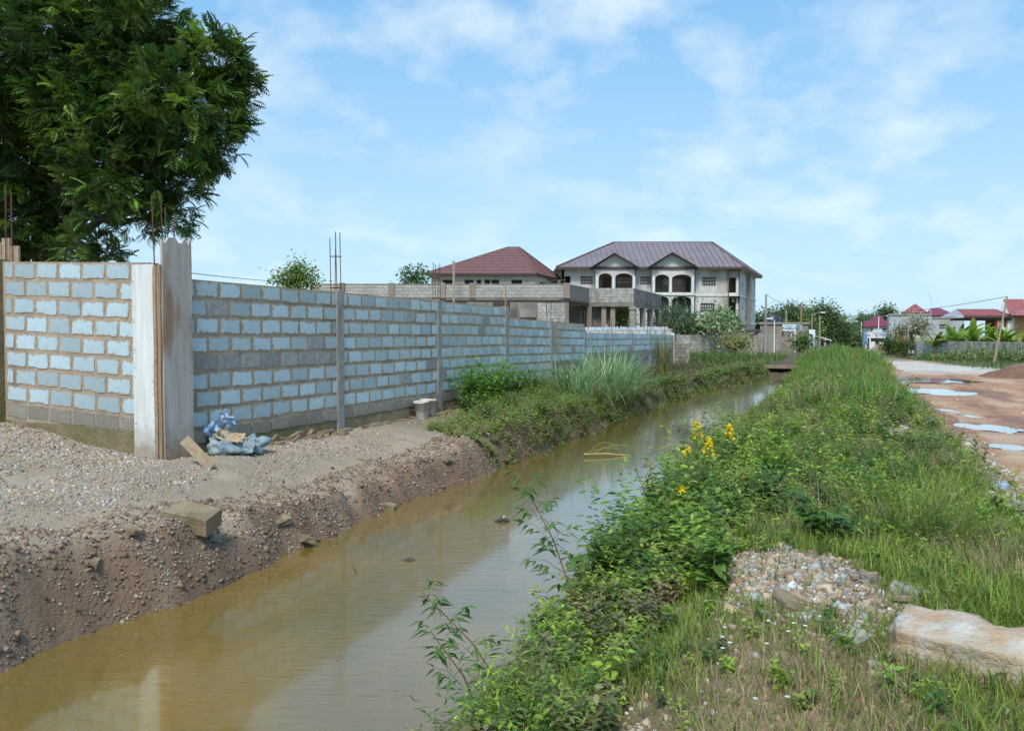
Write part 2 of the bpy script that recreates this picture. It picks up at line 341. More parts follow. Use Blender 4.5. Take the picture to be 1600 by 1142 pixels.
def mud(m, z0, z1, col):          # splashed earth that stays on the foot of the boards
    t = m.node_tree; K = t.links.new; b = t.nodes['Principled BSDF']; src = b.inputs['Base Color'].links[0].from_socket
    tc_ = N(t, 'ShaderNodeTexCoord'); sx = N(t, 'ShaderNodeSeparateXYZ'); K(tc_.outputs['Object'], sx.inputs[0]); ns = N(t, 'ShaderNodeTexNoise'); ns.inputs['Scale'].default_value = 9; ns.inputs['Detail'].default_value = 5; K(tc_.outputs['Object'], ns.inputs[0])
    ma = N(t, 'ShaderNodeMath', operation='MULTIPLY_ADD'); K(ns.outputs[0], ma.inputs[0]); ma.inputs[1].default_value = .5; K(sx.outputs[2], ma.inputs[2])
    mr = N(t, 'ShaderNodeMapRange'); mr.inputs[1].default_value = z1 + .25; mr.inputs[2].default_value = z0 + .25; K(ma.outputs[0], mr.inputs[0]); mr.inputs[3].default_value = 0; mr.inputs[4].default_value = .85
    mx_ = N(t, 'ShaderNodeMix', data_type='RGBA'); K(mr.outputs[0], mx_.inputs[0]); K(src, mx_.inputs[6]); mx_.inputs[7].default_value = (*col, 1); K(mx_.outputs[2], b.inputs['Base Color'])
for k_ in ('board_white', 'board_grey', 'wood_pale', 'wood'): mud(M[k_], .0, .5, (.24, .15, .08)) if 'wood' not in k_ else None
# water
def water_mat(name, col, bump, rough=.02):
    m = bpy.data.materials.new(name); m.use_nodes = True; t = m.node_tree; b = t.nodes['Principled BSDF']; K = t.links.new
    tcn = N(t, 'ShaderNodeTexCoord')
    ns = N(t, 'ShaderNodeTexNoise'); ns.inputs['Scale'].default_value = .55; ns.inputs['Detail'].default_value = 4; K(tcn.outputs['Object'], ns.inputs[0])
    mr = N(t, 'ShaderNodeMapRange'); mr.inputs[1].default_value = .35; mr.inputs[2].default_value = .65; K(ns.outputs[0], mr.inputs[0])
    mxn = N(t, 'ShaderNodeMix', data_type='RGBA'); mxn.inputs[6].default_value = (*col, 1); mxn.inputs[7].default_value = (col[0] * .72, col[1] * .8, col[2] * .8, 1); K(mr.outputs[0], mxn.inputs[0]); K(mxn.outputs[2], b.inputs['Base Color'])
    b.inputs['Roughness'].default_value = rough; b.inputs['Coat Weight'].default_value = 1; b.inputs['Coat Roughness'].default_value = rough * .7; b.inputs['Coat IOR'].default_value = 1.55; b.inputs['IOR'].default_value = 1.42; b.inputs['Specular IOR Level'].default_value = .5
    mpn = N(t, 'ShaderNodeMapping'); mpn.inputs['Rotation'].default_value = (0, 0, R(8)); mpn.inputs['Scale'].default_value = (.7, 2.6, 1); K(tcn.outputs['Object'], mpn.inputs[0])
    nb = N(t, 'ShaderNodeTexNoise'); nb.inputs['Scale'].default_value = 5.5; nb.inputs['Detail'].default_value = 4; K(mpn.outputs[0], nb.inputs[0])
    bp = N(t, 'ShaderNodeBump'); bp.inputs['Strength'].default_value = bump; bp.inputs['Distance'].default_value = .012; K(nb.outputs[0], bp.inputs['Height']); K(bp.outputs[0], b.inputs['Normal'])
    return m
M['water'] = water_mat('water', (.235, .148, .03), 1.0, .10)
M['puddle'] = water_mat('puddle', (.22, .14, .09), .05, .03)

# ---------------------------------------------------------------- ground sheet
def axis(a, b, step, lo, hi, g=1.12):
    c = list(np.arange(a, b, step)); s = step; x = a; left = []
    while x > lo: s *= g; x -= s; left.append(x)
    s = step; x = c[-1]
    right = []
    while x < hi: s *= g; x += s; right.append(x)
    return np.array(left[::-1] + c + right)
ua = axis(2.0, 14, .055, -25, 2600, 1.035)
va = axis(-8.2, 3.0, .055, -1500, 1500, 1.07)
UU, VV = np.meshgrid(ua, va, indexing='ij')
ZZ = ground(UU, VV)
XX, YY = uv2xy(UU, VV)
nu, nv = UU.shape
idx = np.arange(nu * nv).reshape(nu, nv)
quads = np.stack([idx[:-1, :-1], idx[:-1, 1:], idx[1:, 1:], idx[1:, :-1]], -1).reshape(-1, 4)
def lerp(a, b, t): return a * (1 - t[..., None]) + np.array(b) * t[..., None]
def ground_col(u, v):
    w = fbm(u * 1.3, v * 1.3, 4, 41); w2 = fbm(u * 4, v * 4, 3, 42); w3 = fbm(u * .35, v * .35, 3, 43)
    c = np.zeros(u.shape + (3,)) + np.array([.14, .14, .065])                    # grass-floor soil
    # left bank: pinkish gravelly earth, paler sand near the crest, brown wet mud towards the water
    gravel = np.array([.33, .265, .19]); a = shoreL(u) - v
    left = lerp(np.zeros(u.shape + (3,)) + gravel, [.40, .32, .235], sm(-.05, .12, w))
    left = lerp(left, [.36, .285, .205], np.exp(-((a - 1.0) / .35) ** 2) * .8)
    mud = sm(.75, .35, a + .35 * w); left = lerp(left, [.215, .14, .09], mud)
    pg = G(296, 832, -.38); pu, pv = xy2uv(pg.x, pg.y); left = lerp(left, [.42, .34, .24], np.exp(-((u - pu) / .6) ** 4 - ((v - pv) / .42) ** 4) * sm(-.25, .05, w + w2))
    left = lerp(left, [.075, .048, .03], sm(.16, .0, a + .12 * w2))
    left = lerp(left, [.26, .19, .13], sm(.10, .25, w2) * .5)
    left = lerp(left, [.13, .115, .06], sm(12, 15, u + 1.5 * w) * .8)
    c = np.where((v < -3.7)[..., None], left, c)
    # right bank
    b = v - shoreR(u)
    right = lerp(np.zeros(u.shape + (3,)) + np.array([.22, .155, .095]), [.33, .22, .145], sm(.0, .2, w))
    right = lerp(right, [.13, .145, .055], sm(-.15, .1, w3) * .6 * sm(8, 30, u))
    right = lerp(right, [.10, .07, .045], sm(.4, .0, b))
    clay = sm(-.3, .15, v - redge(u) + .6 * w + .4 * w3)
    cl = lerp(np.zeros(u.shape + (3,)) + np.array([.41, .225, .135]), [.46, .34, .24], sm(-.02, .22, w3 + .3 * w))
    cl = lerp(cl, [.27, .145, .095], sm(.06, .22, -w3 + .3 * w2))
    right = lerp(right, cl, clay) if False else right * (1 - clay[..., None]) + cl * clay[..., None]
    grn = sm(44, 50, u + 6 * w3 + (v - 6) * .9) * sm(7.0, 8.5, v + 2 * w)
    right = right * (1 - grn[..., None]) + np.array([.10, .13, .045]) * grn[..., None]
    c = np.where((v >= -3.7)[..., None], right, c)
    wet = np.clip(puddle_basin(u, v) / .045, 0, 1); c = c * (1 - .5 * wet[..., None])
    farg = sm(75, 110, u); c = c * (1 - farg[..., None]) + np.array([.13, .15, .07]) * farg[..., None]
    return np.clip(c * (1 + .35 * w2[..., None]), 0, 1)
GC = ground_col(UU, VV)
gm = mat('ground_mat', (0, 0, 0), .92, tintattr=True, bump=1, bscale=26, dist=.03)
gme = mesh_np('ground', np.stack([XX, YY, ZZ], -1).reshape(-1, 3), [quads], gm, GC.reshape(-1, 3), smooth=True)
go = link('ground', gme); tag(go, 'gravelly earth banks and verges either side of the canal', kind='structure')

# the road: compacted pale strip crossing the clay yard
def strip(name, u, v0, v1, dz, m, colf, nvv=40, kind='structure', label=None):
    u = np.asarray(u); T = np.linspace(0, 1, nvv); U = np.repeat(u[:, None], nvv, 1)
    V = v0(u)[:, None] * (1 - T) + v1(u)[:, None] * T
    edge = np.minimum(T, 1 - T)[None, :]
    Z = ground(U, V) + dz * sm(0, .12, edge + 0 * U) - .012
    X, Y = uv2xy(U, V); n0, n1_ = U.shape; ix = np.arange(n0 * n1_).reshape(n0, n1_)
    q = np.stack([ix[:-1, :-1], ix[:-1, 1:], ix[1:, 1:], ix[1:, :-1]], -1).reshape(-1, 4)
    o = link(name, mesh_np(name, np.stack([X, Y, Z], -1).reshape(-1, 3), [q], m, colf(U, V).reshape(-1, 3), smooth=True))
    return tag(o, label, kind=kind)
def road_col(u, v):
    w = fbm(u * .8, v * .8, 4, 51); w2 = fbm(u * 3, v * 3, 3, 52); w4 = fbm(u * .3, v * 1.1, 3, 53)
    c = np.zeros(u.shape + (3,)) + np.array([.42, .225, .13])
    c = lerp(c, [.48, .345, .235], sm(-.02, .18, w4 + .4 * w)); c = lerp(c, [.25, .145, .10], sm(.10, .25, -w4 + .5 * w2))
    c = lerp(c, [.52, .48, .42], sm(40, 48, u + 3 * w)); c = lerp(c, [.30, .19, .13], sm(64, 72, u)); wet = np.clip(puddle_basin(u, v) / .045, 0, 1); c = c * (1 - .5 * wet[..., None])
    return np.clip(c * (1 + .4 * w2[..., None]), 0, 1)
strip('road', np.concatenate([np.arange(0, 30, .25), np.arange(30, 70, .8), np.arange(70, 150, 3)]),
      lambda u: redge(u) + .25 + .5 * fbm(u * .5, u * 0, 3, 61), lambda u: 7.2 + .8 * fbm(u * .3, u * 0 + 4, 3, 62) - .03 * np.clip(u - 50, 0, 60) + 2.5 * sm(20, 44, u) * sm(62, 48, u),
      .022, gm, road_col, label='red clay track with pale compacted patches')

def flat_blob(name, c, rx, ry, z, m, seed, rz=0, label=None, n=72):
    vs = []; rnd = random.Random(seed)
    ph = [rnd.uniform(0, 6.28) for _ in range(6)]
    for k in range(n):
        a = 6.28318 * k / n; r = 1 + .22 * math.sin(2 * a + ph[0]) + .16 * math.sin(3 * a + ph[1]) + .12 * math.sin(5 * a + ph[2]) + .07 * math.sin(9 * a + ph[3]) + .05 * math.sin(14 * a + ph[4])
        x = rx * r * math.cos(a); y = ry * r * math.sin(a)
        vs.append((c[0] + x * math.cos(rz) - y * math.sin(rz), c[1] + x * math.sin(rz) + y * math.cos(rz), z))
    b = MB(); b.add(vs, [tuple(range(n))]); o = b.build(name, m); tag(o, label, kind='structure'); return o
for px, py, rx, ry, s in PUD:
    p = G(px, py, -.27); u, v = xy2uv(p.x, p.y)
    flat_blob('puddle', p, rx * 1.1, ry * 1.1, gz(p.x, p.y) + float(puddle_basin(u, v)) - .012, M['puddle'], s, label='shallow rain puddle reflecting the sky on the clay track')

# canal water
wb = MB()
us = np.linspace(-20, 49.6, 30); vs_ = []
for u in us:
    for v in (-6.2, -1.2): x, y = uv2xy(u, v); vs_.append((x, y, ZW))
wb.add(vs_, [(2 * i, 2 * i + 1, 2 * i + 3, 2 * i + 2) for i in range(len(us) - 1)])
tag(wb.build('canal_water', M['water']), 'muddy ochre canal water running from the foreground to the culvert', kind='structure')

# ---------------------------------------------------------------- block walls
def block_mesh(name, l, h, seed, m, jit=.012, depth=.03):
    r = random.Random(seed); pts = []
    per = [(-.5, -.5), (-.25, -.5), (0, -.5), (.25, -.5), (.5, -.5), (.5, -.17), (.5, .17), (.5, .5), (.25, .5), (0, .5), (-.25, .5), (-.5, .5), (-.5, .17), (-.5, -.17)]
    for a, b in per:
        corner = abs(a) == .5 and abs(b) == .5; q = .022 if corner else 0
        pts.append((a * l * (1 - q) + r.gauss(0, jit * .8), b * h * (1 - 1.6 * q) + r.gauss(0, jit * (.7 if corner else 1.15))))
    n = len(pts); y = -r.uniform(.3, 1) * depth * .22
    tx = r.gauss(0, .004); tz = r.gauss(0, .006)
    V = [(x, y + x * tx + z * tz, z) for x, z in pts] + [(x * 1.015, depth, z * 1.02) for x, z in pts]
    F_ = [tuple(range(n))] + [(i, i + n, (i + 1) % n + n, (i + 1) % n) for i in range(n)]
    me = bpy.data.meshes.new(name); me.from_pydata(V, [], F_); me.materials.append(m); me.validate(); me.update()
    return me, np.array(V), F_
BV = {}
def variants(key, l, h, m, n=7, jit=.012):
    k = (key, round(l, 3), round(h, 3))
    if k not in BV: BV[k] = [block_mesh('block', l, h, 100 + i * 7 + int(l * 100), m, jit) for i in range(n)]
    return BV[k]
def lay(parent, o, d, length, z0, rows, pitch=.455, course=.245, gap=.048, matf=None, budget=None, slope=0, proud=.012, jit=.0055, face=1):
    """lay blocks on a face starting at o (Vector), direction d (2D unit), outward normal = right of d"""
    d = Vector((d[0], d[1], 0)).normalized(); nrm = Vector((d.y, -d.x, 0)) * face
    ang = math.atan2(d.y, d.x); rz = ang if face > 0 else ang + math.pi
    rest = []
    items = []
    for r in range(rows):
        x = -(pitch / 2 if r % 2 else 0) + random.uniform(-.02, .02)
        while x < length:
            a = max(x, 0.0) + gap / 2; b = min(x + pitch, length) - gap / 2
            if b - a > .07:
                items.append((a, b, r))
            x += pitch
    for a, b, r in items:
        l = b - a; full = abs(l - (pitch - gap)) < .02
        kind = matf(a, r) if matf else 'block'
        lk = pitch - gap if full else max(.08, round(l / .06) * .06)
        if lk > l + .01 and not full: lk -= .05
        if lk < .06: continue
        me, V, F_ = random.choice(variants(kind, lk, course - gap, M[kind], jit=jit))
        c = o + d * ((a + b) / 2) + nrm * (proud * .3); c.z = z0 + course * (r + .5) + slope * (a + b) / 2 + random.uniform(-.004, .004)
        if budget is None or budget[0] > 0:
            ob = link('block', me, parent, c); ob.rotation_euler = (random.gauss(0, .01), -slope + random.gauss(0, .008), rz)
            if budget: budget[0] -= 1
        else:
            rest.append((V, F_, c, rz, kind))
    return rest
def join_rest(rest, parent, name='far_blocks'):
    kinds = sorted(set(r[4] for r in rest)); b = MB()
    for V, F_, c, rz, k in rest:
        cs, sn = math.cos(rz), math.sin(rz)
        b.add([(c.x + x * cs - y * sn, c.y + x * sn + y * cs, c.z + z) for x, y, z in V], F_, kinds.index(k))
    me = bpy.data.meshes.new(name); me.from_pydata(b.v, [], b.f); me.polygons.foreach_set('material_index', b.m)
    for k in kinds: me.materials.append(M[k])
    me.update(); o = link(name, me, parent); o['kind'] = 'stuff'; return o

C0 = G(255, 722, 0.0)
d1 = Vector((DU[0], DU[1], 0)); nR = Vector((d1.y, -d1.x, 0))
aL = R(65.0); d2 = Vector((-math.sin(aL), math.cos(aL), 0)); nL = Vector((-d2.y, d2.x, 0))   # camera side
if nL.y > 0: nL = -nL
CO = .245
wall = empty('block_wall', C0, 'long unplastered blue-grey block wall along the canal bank', 'wall')
posts_s = [4.0, 7.85, 11.8, 15.5, 19.2, 22.9, 26.5, 30.3, 34.0, 36.7]
# sections: (s0, s1, ztop, rows, slope)
secs = [(.3, 11.8, 2.325, 8, 0), (11.8, 19.2, 2.06, 7, -.010), (19.2, 36.7, 1.70, 6, -.003)]
core = MB(); foot = MB(); cap = MB()
budget = [290]; rest = []
for s0, s1, zt, rows, slp in secs:
    z0 = zt - rows * CO
    def mf(a, r, s0=s0, z0=z0):
        s = s0 + a; z = z0 + r * CO
        if s < 3.9 and r == 3: return 'block_grey'
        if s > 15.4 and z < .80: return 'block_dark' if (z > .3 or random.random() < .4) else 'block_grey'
        if random.random() < .03: return 'block_grey'
        return 'block'
    ps = [s0] + [p for p in posts_s if s0 < p < s1] + [s1]
    for a, b in zip(ps[:-1], ps[1:]):
        o = C0 + d1 * (a + .06); zsh = slp * (a - s0)
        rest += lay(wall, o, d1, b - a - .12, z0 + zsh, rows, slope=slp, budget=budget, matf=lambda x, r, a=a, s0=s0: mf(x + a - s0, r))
    nseg = 1
    a, b = C0 + d1 * s0, C0 + d1 * s1
    ta = zt - .004; tb = zt - .004 + slp * (s1 - s0)
    off = -nR * .16
    core.add([a + Vector((0, 0, -.9)), b + Vector((0, 0, -.9)), b + Vector((0, 0, tb)), a + Vector((0, 0, ta)),
              a + off + Vector((0, 0, -.9)), b + off + Vector((0, 0, -.9)), b + off + Vector((0, 0, tb)), a + off + Vector((0, 0, ta))],
             [(0, 1, 2, 3), (5, 4, 7, 6), (3, 2, 6, 7), (4, 0, 3, 7), (1, 5, 6, 2)])
core.build('mortar_core', M['mortar'], wall)
join_rest(rest, wall)
# footing: dark gravelly blocks over a rough earth-stained strip
fb = [60]
fr = lay(wall, C0 + d1 * .3 + nR * .01, d1, 11.4, .36 - .215, 1, matf=lambda a, r: 'footing_dark', budget=fb, course=.215)
def rough_strip(name, o, d, n, length, z0f, z1, depth, m, parent, seg=.09, nz=5, seed=0):
    nn = int(length / seg) + 1; S = np.linspace(0, length, nn); T = np.linspace(0, 1, nz); V = []; 
    for i, s in enumerate(S):
        for j, t in enumerate(T):
            z = z0f(s) * (1 - t) + z1 * t
            dd = depth * (1.15 - .9 * t) + .035 * float(fbm(s * 3, t * 3, 3, seed)) * 2
            if j == nz - 1: dd = .004
            p = o + d * s + n * dd; V.append((p.x, p.y, z + (.03 * float(fbm(s * 2.5, 7, 2, seed + 5)) if j == nz - 1 else 0)))
    ix = np.arange(nn * nz).reshape(nn, nz); q = np.stack([ix[:-1, :-1], ix[1:, :-1], ix[1:, 1:], ix[:-1, 1:]], -1).reshape(-1, 4)
    return link(name, mesh_np(name, np.array(V), [q], m, smooth=True), parent)
rough_strip('footing', C0 + d1 * .3, d1, nR, 11.6, lambda s: -.5, .17, .05, M['footing'], wall)
rough_strip('stained_base', C0 + d1 * 11.9, d1, nR, 24.8, lambda s: -.7, .28, .03, M['plaster_brown'], wall, seg=.3, seed=4)
for i, s in enumerate(posts_s):
    top = 2.34 if s < 11.9 else (2.10 if s < 19 else 1.74); w = .20 if s < 12 else .17
    b = MB(); nseg = 9; rnd = random.Random(i)
    base = C0 + d1 * s
    for k in range(nseg):
        za = -.6 + (top + .6) * k / nseg; zb = -.6 + (top + .6) * (k + 1) / nseg
        pass
    rows_ = []
    for k in range(nseg + 1):
        z = -.6 + (top + .6) * k / nseg; j = lambda: rnd.uniform(-.008, .008)
        ww = w / 2 + j(); rows_.append([base - d1 * ww + nR * (.028 + j()) + Vector((0, 0, z)), base + d1 * (w / 2 + j()) + nR * (.028 + j()) + Vector((0, 0, z)),
                                 base + d1 * w / 2 - nR * .18 + Vector((0, 0, z)), base - d1 * w / 2 - nR * .18 + Vector((0, 0, z))])
    V = [q for r_ in rows_ for q in r_]
    b.add(V, [(4 * k + a, 4 * k + (a + 1) % 4, 4 * k + 4 + (a + 1) % 4, 4 * k + 4 + a) for k in range(nseg) for a in range(4)] + [tuple(range(4 * nseg, 4 * nseg + 4))])
    post = b.build('concrete_post', M['concrete'] if s < 36 else M['white'], wall)
    hh = {4.0: .98, 7.85: .80, 11.8: .45, 15.5: .55, 19.2: .75}.get(s, .6)
    r = MB(); tp = base + Vector((0, 0, top - .02))
    for k, (ax, ay) in enumerate([(-.06, 0), (.06, 0), (-.06, -.12), (.06, -.12)]):
        if s > 11 and k in (1, 3) : continue
        lean = Vector((rnd.uniform(-.02, .02), rnd.uniform(-.02, .02), hh * rnd.uniform(.9, 1.06)))
        q = tp + d1 * ax + nR * ay; r.tube([q, q + lean], .0075 if s < 12 else .01, 6)
    if s < 8:
        for zz in (.08, hh * .62):
            cs = [tp + d1 * x + nR * y + Vector((0, 0, zz)) for x, y in ((-.07, .01), (.07, .01), (.07, -.13), (-.07, -.13), (-.07, .01))]
            r.tube(cs, .005, 5)
    r.build('rebar', M['rust'], wall)['kind'] = 'stuff'

# left wall
lwall = empty('block_wall', C0 + d2 * .3, 'shorter blue-grey block wall left of the corner column, under the dark tree', 'wall')
LS = .042
lay(lwall, C0 + d2 * 3.02, -d2, 2.72, .535 + LS * 3.02, 8, slope=-LS, matf=lambda a, r: 'block')
lay(lwall, C0 + d2 * 3.02, -d2, 2.72, .535 + LS * 3.02 - .225, 1, slope=-LS, matf=lambda a, r: 'footing_dark', course=.225)
b = MB(); a0 = C0 + d2 * .2; b0 = C0 + d2 * 3.4
for (p, q) in ((a0, b0),):
    off = -nL * .16; zt0 = .535 + 8 * CO - .004 + LS * .2; zt1 = .535 + 8 * CO - .004 + LS * 3.4
    b.add([p + Vector((0, 0, -.5)), q + Vector((0, 0, -.5)), q + Vector((0, 0, zt1)), p + Vector((0, 0, zt0)), p + off + Vector((0, 0, -.5)), q + off + Vector((0, 0, -.5)), q + off + Vector((0, 0, zt1)), p + off + Vector((0, 0, zt0))],
          [(0, 1, 2, 3), (5, 4, 7, 6), (3, 2, 6, 7), (4, 0, 3, 7), (1, 5, 6, 2)])
b.build('mortar_core', M['mortar'], lwall)
rough_strip('footing', C0 + d2 * .2, d2, nL, 3.2, lambda s: -.4, .30 + .1, .05, M['footing'], lwall, seed=9)
# end post with planks and rebar at the picture's left edge
pc = C0 + d2 * 3.12
b = MB(); b.box(pc + Vector((0, 0, 1.2)) , (.16, .2, 2.9), rz=math.atan2(d2.y, d2.x)); b.build('concrete_post', M['footing'], lwall)
le = empty('formwork_column', C0 + d2 * 3.2, 'weathered plank formwork with rusty rods at the far left edge, behind the wall end', 'column')
for k, (o_, w_, hh) in enumerate([(.0, .17, 2.98), (-.19, .17, 2.86), (.17, .12, 2.93)]):
    b = MB(); q = C0 + d2 * (3.28 + o_) - nL * .22; b.box(q + Vector((0, 0, hh / 2)), (w_, .03, hh), rz=math.atan2(d2.y, d2.x) + .02 * k); b.build('plank', M['wood_pale'], le)
for k in range(4):
    q = C0 + d2 * (3.10 + .075 * (k % 4)) - nL * (.18 + .05 * (k % 2)); b = MB(); b.tube([q + Vector((0, 0, 2.2)), q + Vector((.01 * k, 0, 3.55 + .05 * k))], .008, 6); b.build('rod', M['rust'], le)
# corner column in board formwork
cc = empty('corner_column', C0, 'tall corner column in weathered white formwork boards where the two block walls meet', 'column')
def board(a, b_, n, th, z0, z1, m, name, ragged=False, bow=0):
    """upright board from plan point a to b_ standing on n side"""
    B = MB(); K = 10; cols = 9
    V = []
    for k in range(K + 1):
        z = z0 + (z1 - z0) * k / K
        for c_ in range(cols + 1):
            t = c_ / cols; p = a.lerp(b_, t); zz = z
            if ragged and k == K: zz += random.uniform(-.07, .04)
            jt = .0015 * math.sin(k * 1.3 + c_)
            V.append(p + n * (th + bow * math.sin(math.pi * t) + jt) + Vector((0, 0, zz)) + (b_ - a).normalized() * (.004 * math.sin(k * 1.7) if c_ in (0, cols) else 0))
    nf = len(V); V += [v - n * th * .9 for v in V]
    W = cols + 1; F_ = []
    for k in range(K):
        for c_ in range(cols):
            i = k * W + c_; F_.append((i, i + 1, i + 1 + W, i + W)); F_.append((i + nf, i + W + nf, i + 1 + W + nf, i + 1 + nf))
        F_.append((k * W, k * W + W, k * W + W + nf, k * W + nf)); F_.append((k * W + cols, k * W + cols + nf, k * W + cols + W + nf, k * W + cols + W))
    for c_ in range(cols): i = K * W + c_; F_.append((i, i + 1, i + 1 + nf, i + nf)); 
    B.add(V, F_); return B.build(name, m, cc)
Xc = C0 + nR * .05 + nL * .05
board(Xc + d2 * .09, Xc + d2 * .46, nL, .03, -.15, 2.47, M['board_white'], 'board')
board(Xc + d2 * .035, Xc + d2 * .085, nL, .045, -.2, 2.44, M['wood_pale'], 'batten')
board(Xc + d2 * -.02, Xc + d2 * .03, nL, .03, -.2, 2.46, M['wood'], 'batten')
board(Xc, Xc + d1 * .50, nR, .035, -.2, 2.80, M['board_grey'], 'board', True)
b = MB(); b.box(C0 - nL * .1 - nR * .1 + d1 * .12 + d2 * .1 + Vector((0, 0, 1.1)), (.26, .30, 2.55), rz=math.atan2(d1.y, d1.x)); b.build('concrete_core', M['concrete'], cc)
for k in range(4):
    q = Xc - nR * .12 + d1 * (.02 + .13 * (k % 2)) - nL * (.02 + .16 * (k // 2)) + Vector((0, 0, 2.2)); b = MB(); b.tube([q, q + Vector((.02 * k - .03, 0, 1.12 - .06 * k))], .008, 6); b.build('rod', M['rust'], cc)
b = MB(); q = Xc - nR * .12 + Vector((0, 0, 2.92)); cs = [q + d1 * x - nL * y for x, y in ((0, 0), (.16, 0), (.16, .18), (0, .18), (0, 0))]; b.tube(cs, .005, 5); b.build('stirrup', M['rust'], cc)
nails = MB()
for k in range(46):
    z = random.uniform(.1, 2.6); s_ = random.choice([.03, .47, .03, .47, .25]) + random.uniform(-.015, .015)
    q = Xc + d1 * s_ + nR * .037 + Vector((0, 0, z)); nails.box(q, (.008, .008, .008), rz=.4)
for k in range(30):
    z = random.uniform(.1, 2.4); s_ = random.choice([.12, .43]) + random.uniform(-.015, .015)
    nails.box(Xc + d2 * s_ + nL * .032 + Vector((0, 0, z)), (.008, .008, .008))
nails.build('nails', M['rust'], cc)['kind'] = 'stuff'

# return stub pier and cross wall at the far end of the long wall
E0 = C0 + d1 * 36.75
st = empty('block_pier', E0 + nR * .6, 'low brown-stained block pier at the far end of the long wall', 'wall')
zb_ = gz(E0.x + .5, E0.y)
b = MB(); b.box(E0 + nR * .42 + d1 * .12 + Vector((0, 0, .35)), (.78, .2, 1.7), rz=math.atan2(nR.y, nR.x)); b.build('mortar_core', M['mortar'], st)
lay(st, E0 + nR * .03, nR, .78, -.05, 5, matf=lambda a, r: 'block_dark' if r < 5 else 'block', proud=.02)
cw = empty('block_wall', E0, 'pale block wall closing the far end of the plot, its top course in light', 'wall')
dx_ = Vector((-.9336, .3584, 0))
b = MB(); p = E0 + dx_ * .1; q = E0 + dx_ * 16; off = Vector((-d1.x, -d1.y, 0)) * -.15
b.add([p, q, q + Vector((0, 0, 2.12)), p + Vector((0, 0, 1.99)), p + off, q + off, q + off + Vector((0, 0, 2.12)), p + off + Vector((0, 0, 1.99))], [(0, 1, 2, 3), (5, 4, 7, 6), (3, 2, 6, 7), (4, 0, 3, 7), (1, 5, 6, 2)])
b.build('mortar_core', M['mortar'], cw)
join_rest(lay(cw, q, -dx_, 15.8, .66 - .02, 6, matf=lambda a, r: 'block_pale', budget=[0], slope=0), cw, 'blocks')
#MORE1
# ---------------------------------------------------------------- wall panels with openings
def facade(b, p, q, z0, z1, ops, th=.2, mi=0, mr=None):
    """wall face from plan point p to q (Vectors), openings (s0,s1,za,zb) in metres; normal = right of p->q"""
    p = Vector((p[0], p[1], 0)); q = Vector((q[0], q[1], 0)); d = (q - p); Lh = d.length; d.normalize(); n = Vector((d.y, -d.x, 0)); mr = mi if mr is None else mr
    ss = sorted(set([0, Lh] + [max(0, min(Lh, x)) for o in ops for x in o[:2]])); zs = sorted(set([z0, z1] + [max(z0, min(z1, x)) for o in ops for x in o[2:4]]))
    def pt(s, z, back=False): r = p + d * s + Vector((0, 0, z)); return r - n * th if back else r
    for s0, s1 in zip(ss[:-1], ss[1:]):
        for a, c in zip(zs[:-1], zs[1:]):
            sm_, zm = (s0 + s1) / 2, (a + c) / 2
            if any(o[0] < sm_ < o[1] and o[2] < zm < o[3] for o in ops): continue
            b.add([pt(s0, a), pt(s1, a), pt(s1, c), pt(s0, c)], [(0, 1, 2, 3)], mi)
            b.add([pt(s0, a, 1), pt(s1, a, 1), pt(s1, c, 1), pt(s0, c, 1)], [(3, 2, 1, 0)], mi)
    for s0, s1, a, c in ops:
        s0 = max(0, s0); s1 = min(Lh, s1); a = max(z0, a); c = min(z1, c)
        for e in ([(s0, a), (s1, a)], [(s1, a), (s1, c)], [(s1, c), (s0, c)], [(s0, c), (s0, a)]):
            b.add([pt(*e[0]), pt(*e[1]), pt(*e[1], 1), pt(*e[0], 1)], [(0, 1, 2, 3)], mr)
    b.add([pt(0, z1), pt(Lh, z1), pt(Lh, z1, 1), pt(0, z1, 1)], [(0, 1, 2, 3)], mi)
    b.add([pt(0, z0), pt(0, z1), pt(0, z1, 1), pt(0, z0, 1)], [(0, 1, 2, 3)], mi); b.add([pt(Lh, z0), pt(Lh, z1), pt(Lh, z1, 1), pt(Lh, z0, 1)], [(0, 1, 2, 3)], mi)
